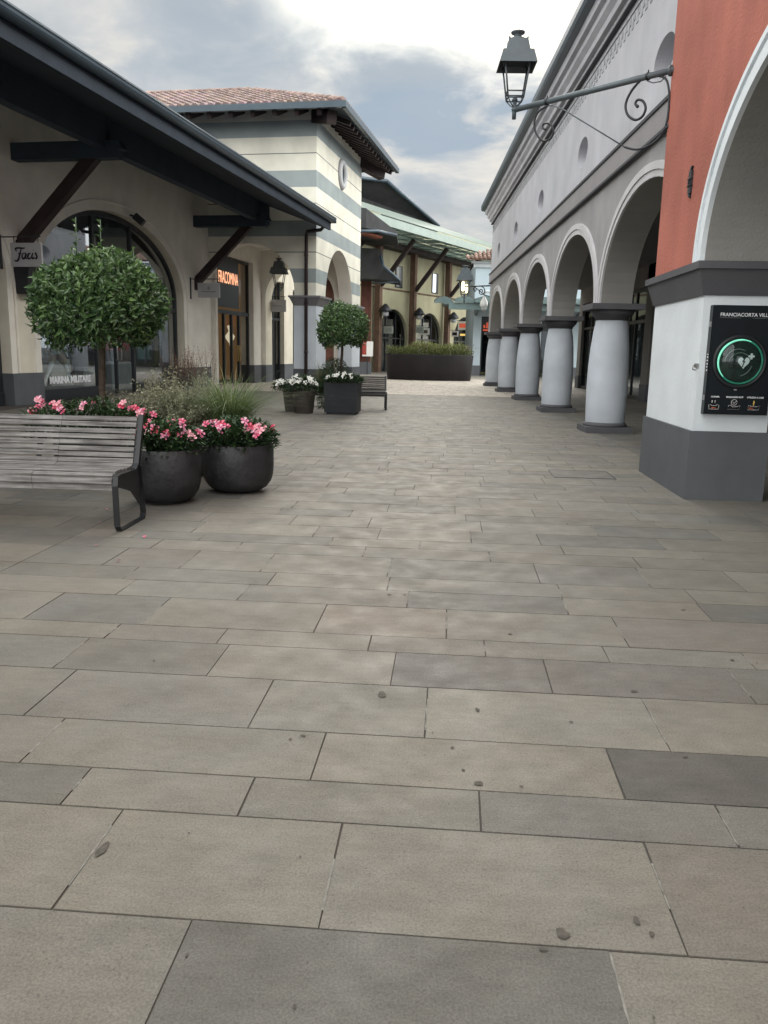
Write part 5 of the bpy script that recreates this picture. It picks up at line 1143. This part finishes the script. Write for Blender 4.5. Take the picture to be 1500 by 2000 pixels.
#@@PART5
# ============================================================ BENCHES, POTS, PLANTS
def bench(name, label, x, y, length, rz, wood, steel, n_back=8, sc=1.0):
    """x,y = front right foot; the bench runs to local -x, its back lies at local +y"""
    T = Thing(name, label, 'bench', (0, 0, 0), (x, y, -rz))
    # slat path in (y,z): front apron, seat, back
    path = [(.00, .345, 80), (-.015, .395, 75), (.01, .437, 20), (.085, .452, 4), (.165, .452, 0), (.245, .447, -3), (.325, .445, 0), (.40, .455, 15)]
    by, bz = .445, .49
    back = [(by+.012*i+.002*i*i*.4, bz+.047*i) for i in range(n_back)]
    m = MB()
    def slat(yy, zz, ang, h=.056, t=.022, split=None):
        a = R(ang); d = Vector((0, math.cos(a), math.sin(a))); nn = Vector((0, -math.sin(a), math.cos(a)))
        j = rnd.uniform(-.0015, .0015)
        xs = [(-length, -.0)] if split is None else [(-length, split-.0015), (split+.0015, 0)]
        for x0, x1 in xs:
            dz = rnd.uniform(-.002, .002)
            vs = []
            for xx in (x0, x1):
                for s, q in ((-1, -1), (1, -1), (1, 1), (-1, 1)): p = Vector((xx, yy, zz+j+dz))+d*s*h/2*.9+nn*q*t/2; vs.append(p)
            m.add(vs, [(3, 2, 1, 0), (4, 5, 6, 7), (0, 1, 5, 4), (1, 2, 6, 5), (2, 3, 7, 6), (3, 0, 4, 7)])
    for i, (a, b, c) in enumerate(path[:3] if True else []): slat(a, b, c, .048, split=-.62 if wood is M['wood'] else None)
    for a, b, c in path[3:]: slat(a, b, c, .068, split=-.62 if wood is M['wood'] else None)
    T.part('seat', m, wood)
    m = MB()
    for i, (a, b) in enumerate(back): slat(a, b, 76, .040, split=-.62 if wood is M['wood'] else None)
    T.part('backrest', m, wood)
    for xx in (.022, -length-.022):
        m = MB(); w2 = .022
        def bar(pts, th=.012):
            P = [Vector((xx, a, b)) for a, b in pts]
            for p, q in zip(P, P[1:]): 
                d = (q-p).normalized(); m.beam(p-d*th*.4, q+d*th*.4, .045, th, up=(0, -d.z, d.y))
        bar([(.0, .43), (-.02, .36), (-.005, .05), (.03, .01), (.06, .006), (.50, .006), (.54, .012), (.565, .05), (.50, .45)])
        bar([(.0, .43), (.05, .438), (.38, .432), (.44, .47), (back[-1][0]+.02, back[-1][1]+.03)]); bar([(.47, .45), (back[-1][0]+.035, back[-1][1]+.03)])
        m.add([(xx-.004, .0, .43), (xx-.004, -.015, .35), (xx-.004, .09, .33), (xx-.004, .30, .27), (xx-.004, .50, .12), (xx-.004, .52, .45), (xx+.004, .0, .43), (xx+.004, -.015, .35), (xx+.004, .09, .33), (xx+.004, .30, .27), (xx+.004, .50, .12), (xx+.004, .52, .45)],
              [(0, 1, 2, 3, 4, 5), (6, 11, 10, 9, 8, 7)]+[(i, 6+i, 6+(i+1) % 6, (i+1) % 6) for i in range(6)])
        T.part('leg_frame', m, steel)
    m = MB()
    for xx in (-.80, -1.55): m.beam((xx, back[0][0]+.025, back[0][1]-.02), (xx, back[-1][0]+.02, back[-1][1]-.0), .04, .012); m.box(xx-.02, xx+.02, .03, .44, .425, .437)
    m.box(-length, 0, .02, .05, .325, .36); m.box(-length, 0, .38, .42, .38, .42); T.part('seat_rail', m, steel)
    return T
bench('slatted_bench', 'weathered grey wooden slatted bench with black steel legs in the left foreground', -2.23, 6.06, 2.3, R(-1.5), M['wood'], M['steel'])
bench('slatted_bench', 'dark slatted bench beyond the square black planter', -.60, 20.1, 1.9, R(4), mat('dark_slat_wood', (.05, .046, .045), .6, .2, 10, streak=.2), M['steel'], n_back=7)

def rdir():
    z = rnd.uniform(-1, 1); t = rnd.uniform(0, 2*math.pi); r = math.sqrt(1-z*z); return Vector((r*math.cos(t), r*math.sin(t), z))
LEAF = leaf_mat('laurel_leaf', (.018, .052, .018), (.16, .27, .09), .33, .15, .6)
LEAFD = leaf_mat('dark_shrub_leaf', (.012, .030, .012), (.05, .10, .03), .45, .1, .5)
LEAFG = leaf_mat('grey_green_leaf', (.14, .15, .09), (.48, .48, .35), .7, .15, .2)
LEAFR = leaf_mat('reddish_twig_leaf', (.10, .065, .05), (.20, .13, .10), .8, .1, .2)
GRASS = leaf_mat('grass_blade', (.045, .085, .03), (.24, .31, .13), .5, .25, .4)
GRASSY = leaf_mat('olive_grass_blade', (.05, .07, .02), (.20, .22, .08), .6, .25, .3)
def topiary(name, label, x, y, z0, zc, rx, rz_, n, L, trunk_r, sprigs=(), tag='tree'):
    T = Thing(name, label, tag, (x, y, z0), group='round clipped standard trees in planters')
    m = MB(); top = zc-rz_*.2; pts = [(x+.012*math.sin(i*1.7), y+.01*math.cos(i*2.3), z0+(top-z0)*i/7) for i in range(8)]; m.tube(pts, [trunk_r*(1.15-.3*i/7) for i in range(8)], 10)
    for k in range(9):
        d = rdir(); d.z = abs(d.z)*.7; d.normalize(); m.tube([(x, y, top-.1-.03*k), (x+d.x*rx*.35, y+d.y*rx*.35, top+d.z*rz_*.4), (x+d.x*rx*.8, y+d.y*rx*.8, zc+d.z*rz_*.7)], [trunk_r*.5, trunk_r*.35, trunk_r*.15], 5)
    T.part('trunk', m, M['trunk'])
    m = MB()
    lob = [(rdir(), rnd.uniform(-.10, .12)) for _ in range(26)]
    def radius(d):
        r = 1.0
        for q, a in lob:
            c = d.dot(q)
            if c > .75: r += 1.5*a*(c-.75)/.25
        if d.z < -.35: r *= 1-.12*(-d.z-.35)
        return r
    for i in range(n):
        d = rdir()
        if d.z < -.75: continue
        dep = rnd.random()**2.0; r = radius(d)*(1-.42*dep)
        p = Vector((x+d.x*rx*r, y+d.y*rx*r, zc+d.z*rz_*r))
        out = Vector((d.x/rx, d.y/rx, d.z/rz_)).normalized()
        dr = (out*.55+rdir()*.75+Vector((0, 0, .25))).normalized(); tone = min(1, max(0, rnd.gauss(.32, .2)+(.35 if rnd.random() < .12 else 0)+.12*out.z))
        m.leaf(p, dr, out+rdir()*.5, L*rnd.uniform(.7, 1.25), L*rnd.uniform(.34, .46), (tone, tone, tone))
    for i in range(46):   # young shoots standing out of the clipped outline
        d = rdir()
        if d.z < -.3: continue
        p = Vector((x+d.x*rx*.93, y+d.y*rx*.93, zc+d.z*rz_*.93)); g = (d*.7+Vector((0, 0, .9))).normalized(); h = rnd.uniform(.07, .17)
        for k in range(int(h/.022)): a = k*2.4; dd = (g+Vector((math.cos(a), math.sin(a), 0))*.8).normalized(); t = rnd.uniform(.55, 1); m.leaf(p+g*k*.026, dd, g, L*rnd.uniform(.7, 1.0), L*.36, (t, t, t))
    for sx, sz, h in sprigs:
        b = Vector((x+sx, y-.05, zc+sz)); m.tube([b-Vector((0, 0, .2)), b+Vector((.01, 0, h))], .006, 5, col=(.2, .2, .2)); k = 0
        while k*.05 < h:
            a = k*2.4; d = Vector((math.cos(a), math.sin(a), .7)).normalized(); t = rnd.uniform(.4, 1); m.leaf(b+Vector((0, 0, k*.05)), d, (0, 0, 1), L*rnd.uniform(.85, 1.15)*(1-.4*k*.05/h), L*.42, (t, t, t)); k += 1
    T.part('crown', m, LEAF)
    return T
topiary('round_topiary_tree', 'larger round clipped laurel tree with sprigs on top, behind the wooden bench', -3.36, 8.95, (.42), 1.815, .575, .535, 7400, .098, .036,
        ((-.20, .50, .40), (.06, .50, .38), (.40, .33, .28), (-.55, .24, .18), (.54, .12, .14), (-.62, -.1, .12)))
topiary('round_topiary_tree', 'smaller round clipped laurel tree in the square black planter', -1.56, 18.75, (.66), 1.88, .535, .50, 4400, .10, .032, ((-.1, .5, .1), (.3, .4, .1)))

POT_PROF = [(.20, 0), (.30, .015), (.40, .075), (.462, .16), (.49, .26), (.50, .38), (.50, .69), (.485, .70), (.465, .69), (.46, .60), (.0, .60)]
def bowl(label, x, y, d, h, mt=None):
    T = Thing('bowl_planter', label, 'planter', (x, y, 0), group='dark rounded bowl planters'); s = d; k = h/.70
    m = MB(); m.lathe([(r*s, z*k) for r, z in POT_PROF[:9]], (x, y, 0), 56, cap=False); m.lathe([(.001, 0), (.20*s, 0)], (x, y, 0), 56, cap=False); T.part('bowl', m, mt or M['pot'])
    m = MB(); m.lathe([(.0, .62*k), (.3*s, .63*k), (.475*s, .60*k)], (x, y, 0), 30, cap=False); T.part('soil', m, M['soil']); return T
bowl('dark grey round bowl planter with pink flowers right behind the wooden bench', -2.22, 7.40, .63, .50)
bowl('dark round bowl planter with pink flowers standing farthest out on the plaza', -1.70, 8.08, .71, .48)
bowl('dark bowl planter holding the larger round tree behind the bench', -3.32, 8.95, 1.15, .46)
bowl('dark bowl planter holding the grey shrub and grass clump', -2.35, 9.25, .95, .46)

def blossom_mesh(nm, size, kind):
    m = MB(); n = 5
    for k in range(n):
        a = 2*math.pi*k/n; b = .42 if kind == 'p' else .5
        c1 = (.66, .10, .20) if kind == 'p' else (.82, .82, .78); c2 = (.80, .27, .38) if kind == 'p' else (.80, .80, .76)
        def q(r, t, z): return (size*r*math.cos(a+t), size*r*math.sin(a+t), size*z)
        m.add([q(.0, 0, -.1), q(.42, -.5, .12), q(.80, -.52, .16), q(1.05, -.2, .08), q(1.02, .2, .02), q(.78, .48, .10), q(.42, .45, .14)], [(0, 1, 2), (0, 2, 3), (0, 3, 4), (0, 4, 5), (0, 5, 6)], c2 if k % 2 else c1)
    m.lathe([(.10*size, -.05*size), (.12*size, .02*size), (.02*size, .08*size)], (0, 0, 0), 8, (.75, .45, .08) if kind == 'w' else (.55, .03, .08)); m.lathe([(.03*size, -.8*size), (.12*size, -.1*size)], (0, 0, 0), 6, (.25, .3, .1) if kind == 'w' else (.6, .12, .16))
    return m.mesh(nm)
BP = [blossom_mesh('blossom', .040, 'p')]; BPL = [blossom_mesh('blossom', .042, 'p')]
def recolor(me, f):
    me = me.copy(); a = me.color_attributes['Col'].data
    for d in a: c = d.color; d.color = (*f(c), 1)
    return me
BP.append(recolor(BP[0], lambda c: (min(1, c[0]*1.0), min(1, c[1]*1.7+.03), min(1, c[2]*1.5+.03)))); BP.append(recolor(BP[0], lambda c: (.85, .42, .48))); BP.append(recolor(BP[0], lambda c: (c[0], c[1]*.6, c[2]*.6+.02)))
BW = [blossom_mesh('blossom', .060, 'w')]
M['petalw2'] = M['petalp']
def flower_plant(label, x, y, z0, rx, ry, h, nleaf, blooms, kind, cat='flowers', view=True, L=.07):
    T = Thing('flowering_plant', label, cat, (x, y, z0), group='flowering plants in the planters')
    m = MB()
    for i in range(nleaf):
        t = rnd.uniform(0, 2*math.pi); r = math.sqrt(rnd.random()); zz = rnd.random()**.7*h*(1-.45*r*r)
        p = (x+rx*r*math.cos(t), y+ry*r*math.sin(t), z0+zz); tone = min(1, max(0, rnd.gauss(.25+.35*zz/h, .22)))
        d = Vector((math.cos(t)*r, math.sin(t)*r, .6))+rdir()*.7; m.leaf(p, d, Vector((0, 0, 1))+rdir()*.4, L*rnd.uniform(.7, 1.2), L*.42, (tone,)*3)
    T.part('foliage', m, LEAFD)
    for i in range(blooms):
        t = rnd.uniform(0, 2*math.pi); r = math.sqrt(rnd.uniform(.05, 1)); 
        if i % 3 == 0: t = rnd.uniform(math.pi*1.1, math.pi*1.9); r = rnd.uniform(.6, 1.0)
        p = Vector((rx*r*math.cos(t), ry*r*math.sin(t), h*(1.0-.40*r*r)+rnd.uniform(-.02, .05)))
        base = rnd.choice(BP if kind == 'p' else BW)
        if kind == 'p' and rnd.random() < .5 and i: p = last+rdir()*.045
        last = p
        o = link('blossom', base, M['petalp'], T.o); o.location = p
        d = Vector((math.cos(t)*r*.8+rnd.uniform(-.4, .4), -0.75+rnd.uniform(-.3, .3), .75)); o.rotation_euler = d.to_track_quat('Z', 'Y').to_euler(); s = rnd.uniform(.75, 1.15); o.scale = (s, s, s)
    return T
flower_plant('pink flowers with glossy leaves in the bowl right behind the wooden bench', -2.22, 7.40, .43, .32, .29, .29, 1300, 34, 'p', L=.08)
flower_plant('pink flowers with glossy leaves in the bowl farthest out on the plaza', -1.70, 8.08, .42, .37, .34, .30, 1500, 36, 'p', L=.08)
flower_plant('row of pink flowers round the foot of the larger round tree', -3.35, 8.55, .42, .72, .40, .42, 2000, 34, 'p', L=.08)
def bush():
    x, y, z0 = -2.66, 9.2, .42
    T = Thing('grey_shrub', 'airy grey-green shrub with reddish twigs behind the pink flowers', 'shrub', (x, y, z0)); m = MB()
    for i in range(400):
        d = rdir(); d.z = abs(d.z)*.9+.1; L = rnd.uniform(.42, .76); q = Vector((x+d.x*.1, y+d.y*.1, z0)); pts = [q]
        for j in range(4): q = q+Vector((d.x, d.y, d.z))*L/4+rdir()*.025; pts.append(q)
        m.tube(pts, [.004, .003, .003, .002, .001], 4, col=(.5, .5, .5))
        for k in range(48):
            a = rnd.uniform(.2, 1.05)*4; i0 = min(3, int(a)); p = pts[i0].lerp(pts[i0+1], min(1.2, a-i0))+rdir()*.035; tone = min(1, max(0, rnd.gauss(.45, .28))); m.leaf(p, rdir()+Vector((0, 0, .3)), rdir(), rnd.uniform(.022, .040), .016, (tone,)*3)
    T.part('foliage', m, LEAFG); m = MB()
    for i in range(110):
        t = rnd.uniform(0, 2*math.pi); r = rnd.uniform(0, .30); b = Vector((x+.10+r*math.cos(t), y+.25+r*math.sin(t), z0+.55)); q = b+Vector((rnd.uniform(-.12, .12), rnd.uniform(-.1, .1), rnd.uniform(.20, .46)))
        m.tube([b, (b+q)/2+rdir()*.02, q], [.002, .0015, .001], 3, col=(.3, .3, .3))
        for k in range(14): p = b.lerp(q, rnd.uniform(.4, 1.05))+rdir()*.02; tone = rnd.random(); m.leaf(p, rdir(), rdir(), rnd.uniform(.008, .018), .006, (tone,)*3)
    T.part('twigs', m, LEAFR, label='thin reddish flowering twigs rising over the shrub')
bush()
def blades(m, x, y, z0, rx, ry, n, L, w, lean, tones=(.5, .25), seg=5):
    for i in range(n):
        t = rnd.uniform(0, 2*math.pi); r = math.sqrt(rnd.random()); b = Vector((x+rx*r*math.cos(t), y+ry*r*math.sin(t), z0)); h = L*rnd.uniform(.55, 1.15); a = rnd.uniform(0, 2*math.pi) if rnd.random() < .35 else t+rnd.uniform(-.5, .5); ln = lean*rnd.uniform(.3, 1.2)
        d = Vector((math.cos(a), math.sin(a), 0)); sd = Vector((-d.y, d.x, 0)); vs = []
        for j in range(seg+1):
            q = j/seg; p = b+d*ln*h*q*q+Vector((0, 0, h*(q-.38*ln*q*q*q))); ww = w*(1-q)**.7+.0006; vs += [p-sd*ww, p+sd*ww]
        tone = min(1, max(0, rnd.gauss(*tones))); m.add(vs, [(2*j, 2*j+1, 2*j+3, 2*j+2) for j in range(seg)], (tone,)*3)
def grass_clump():
    T = Thing('grass_clump', 'arching green ornamental grass clump beside the grey shrub', 'grass', (-2.05, 9.1, .40)); m = MB()
    blades(m, -2.02, 9.1, .38, .16, .14, 1100, .80, .0045, 1.05); blades(m, -1.98, 9.1, .38, .10, .10, 160, .98, .0035, 1.25, (.8, .2)); T.part('blades', m, GRASS)
grass_clump()
def plant_tag():
    T = Thing('plant_label', 'small white plant label stuck at the rim of the bowl behind the bench', 'plant label', (-2.33, 7.17, .42)); m = MB(); m.box(-2.375, -2.325, 7.16, 7.165, .455, .53); m.box(-2.355, -2.345, 7.165, 7.168, .38, .47); T.part('card', m, M['signwhite2'])
plant_tag()
# fallen petals
for i, (x, y, lab) in enumerate(((-1.95, 5.9, 'just right of the black bench leg'), (-2.6, 6.9, 'under the back of the wooden bench'), (-2.45, 6.35, 'under the seat of the wooden bench'), (-1.9, 5.2, 'out on the open paving in front of the bench'), (-2.2, 5.6, 'close in front of the black bench leg'))):
    o = link('fallen_petal', BP[1] if i else BP[0], None, None, (x, y, .012)); o.rotation_euler = (.3, .2, i); o.scale = (.35, .35, .35)
    o['label'] = 'tiny fallen pink petal '+lab; o['category'] = 'petal'; o['group'] = 'fallen petals round the bench'

# ------------------------------------------------------------ white flower group
def square_planter():
    fr = (-1.52, 18.72, R(4)); T = Thing('square_planter', 'black square planter holding the smaller round tree', 'planter', (0, 0, 0), fr); a = .375
    m = MB(); m.frustum((-a+.01, a-.01, -a+.01, a-.01), (-a, a, -a, a), .04, .70); m.box(-a+.05, a-.05, -a+.05, a-.05, 0, .04); m.box(-a-.008, a+.008, -a-.008, a+.008, .66, .705); T.part('box', m, M['box'])
    m = MB(); m.box(-a+.03, a-.03, -a+.03, a-.03, .705, .712); T.part('soil', m, M['soil'])
square_planter()
def taper_pot(label, x, y, rt=.27, rb=.19, h=.52):
    T = Thing('tapered_pot', label, 'planter', (x, y, 0), group='tapered brown-grey pots'); m = MB(); m.lathe([(rb, 0), (rb+.01, .01), (rt-.015, h-.06), (rt, h-.06), (rt, h), (rt-.03, h), (rt-.035, h-.05), (0, h-.05)], (x, y, 0), 36); T.part('pot', m, M['taupe'])
taper_pot('brown-grey tapered pot with white flowers beside the square planter', -2.38, 18.55)
taper_pot('brown-grey tapered pot half hidden at the left of the other one', -2.68, 19.0)
flower_plant('white flowers with dark leaves filling the front tapered pot', -2.40, 18.5, .46, .42, .34, .36, 900, 26, 'w', L=.09)
flower_plant('white flowers spilling from the half hidden left tapered pot', -2.85, 18.9, .44, .30, .28, .26, 450, 8, 'w', L=.09)
flower_plant('white flowers round the foot of the smaller round tree', -1.50, 18.55, .68, .44, .38, .20, 900, 17, 'w', L=.09)
def small_shrub():
    T = Thing('small_shrub', 'loose green shrub under the smaller round tree', 'shrub', (-1.75, 18.9, .68)); m = MB()
    for i in range(1500):
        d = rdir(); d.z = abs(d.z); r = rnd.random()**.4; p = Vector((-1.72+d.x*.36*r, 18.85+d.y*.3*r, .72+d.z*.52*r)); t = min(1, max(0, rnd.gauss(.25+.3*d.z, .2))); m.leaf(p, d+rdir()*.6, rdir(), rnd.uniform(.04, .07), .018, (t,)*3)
    T.part('foliage', m, LEAFD)
    T = Thing('wispy_grass', 'thin wispy pale grass at the left of the smaller round tree', 'grass', (-2.0, 19.1, .5)); m = MB(); blades(m, -2.02, 19.1, .45, .12, .1, 160, .75, .003, .5, (.6, .25)); T.part('blades', m, GRASSY)
    T = Thing('trailing_fern', 'dark trailing fern hanging between the pots and the square planter', 'fern', (-1.98, 18.65, .2)); m = MB()
    for i in range(700): z = rnd.uniform(.12, .72); m.leaf((-1.98+rnd.gauss(0, .07), 18.6+rnd.gauss(0, .08), z), rdir()+Vector((0, -.3, -.8)), rdir(), .07, .016, (rnd.uniform(0, .45),)*3)
    T.part('foliage', m, LEAFD)
small_shrub()
def oval_planter():
    cx, cy = 0.95, 43.2; T = Thing('oval_planter', 'large dark oval planter with grassy planting in the middle of the cobbled square', 'planter', (cx, cy, 0))
    m = MB(); m.lathe([(.93, 0), (.95, .02), (1.0, 1.26), (1.0, 1.30), (.975, 1.30), (.97, 1.2), (0, 1.2)], (cx, cy, 0), 64, sx=2.28, sy=1.0); T.part('tub', m, mat('dark_brown_tub', (.017, .014, .017), .6, .25, 2, .2, 15, streak=.2)); m = MB(); m.lathe([(0, 1.26), (.965, 1.22)], (cx, cy, 0), 40, sx=2.28, sy=1.0, cap=False); T.part('soil', m, M['soil'])
    G_ = Thing('low_shrubs', 'dense yellowish-green grassy shrubs filling the oval planter', 'shrubs', (cx, cy, 1.2)); m = MB()
    for i in range(2600):
        t = rnd.uniform(0, 2*math.pi); r = math.sqrt(rnd.random()); bx, by = cx+2.25*r*math.cos(t), cy+.98*r*math.sin(t); h = .50+.22*math.sin(bx*2.3)*math.cos(bx*.9)+rnd.uniform(-.15, .12)
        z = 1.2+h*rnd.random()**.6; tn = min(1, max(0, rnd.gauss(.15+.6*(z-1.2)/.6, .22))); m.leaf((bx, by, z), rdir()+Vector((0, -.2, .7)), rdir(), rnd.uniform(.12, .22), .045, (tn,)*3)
    blades(m, cx, cy, 1.22, 2.15, .9, 500, .55, .012, .5, (.45, .25), 3); blades(m, cx+.4, cy, 1.22, .3, .3, 26, .95, .01, .9, (.35, .2), 4); T.part('foliage', m, GRASSY)
    m = MB()
    for i in range(90): x = cx+rnd.choice((-.7, -.2, 1.9))+rnd.gauss(0, .25); m.leaf((x, cy-.5+rnd.gauss(0, .2), 1.55+rnd.uniform(0, .25)), rdir()+Vector((0, 0, .5)), rdir(), .12, .04, (rnd.random(),)*3)
    T2 = G_.part('reddish_sprays', m, LEAFR)
oval_planter()

# ============================================================ one piece, one part: separate parts that were built in one go
def split_loose(o):
    me = o.data; n = len(me.vertices); par = list(range(n))
    def find(a):
        while par[a] != a: par[a] = par[par[a]]; a = par[a]
        return a
    seen = {}
    for v in me.vertices:
        k = (round(v.co.x, 3), round(v.co.y, 3), round(v.co.z, 3))
        if k in seen: par[find(v.index)] = find(seen[k])
        else: seen[k] = v.index
    for p in me.polygons:
        a = find(p.vertices[0])
        for b in p.vertices[1:]: par[find(b)] = a
    groups = {}
    for p in me.polygons: groups.setdefault(find(p.vertices[0]), []).append(p)
    if len(groups) < 2: return
    # pieces whose boxes touch stay together (a capital's cone and slab are one part)
    items = []
    for ps in groups.values():
        vs = [me.vertices[i].co for p in ps for i in p.vertices]; items.append([ps, [min(v[k] for v in vs)-.02 for k in range(3)], [max(v[k] for v in vs)+.02 for k in range(3)]])
    merged = True
    while merged:
        merged = False
        for i in range(len(items)):
            for j in range(i+1, len(items)):
                A, B = items[i], items[j]
                if all(A[1][k] <= B[2][k] and B[1][k] <= A[2][k] for k in range(3)):
                    items[i] = [A[0]+B[0], [min(a, b) for a, b in zip(A[1], B[1])], [max(a, b) for a, b in zip(A[2], B[2])]]; items.pop(j); merged = True; break
            if merged: break
    if len(items) < 2: return
    for ps, *_ in items:
        idx = {}; vs = []; fs = []
        for p in ps:
            f = []
            for i in p.vertices:
                if i not in idx: idx[i] = len(vs); vs.append(me.vertices[i].co[:])
                f.append(idx[i])
            fs.append(f)
        m2 = bpy.data.meshes.new(o.name.split('.')[0]); m2.from_pydata(vs, [], fs); m2.update(); m2.materials.append(me.materials[0])
        m2.polygons.foreach_set('use_smooth', [p.use_smooth for p in ps])
        c = bpy.data.objects.new(o.name.split('.')[0], m2); COL.objects.link(c); c.parent = o.parent
        if 'label' in o: c['label'] = o['label']
    bpy.data.objects.remove(o)
for o in list(bpy.data.objects):
    if o.type == 'MESH' and o.parent and o.name.split('.')[0] in ('arch_soffit', 'arch_reveal', 'plinth', 'pier', 'capital', 'display_table', 'display_garment', 'curtain', 'clamp', 'hinge', 'pictogram', 'side_marks', 'window', 'display_stand', 'rule_line') and not KIDS(o):
        split_loose(o)
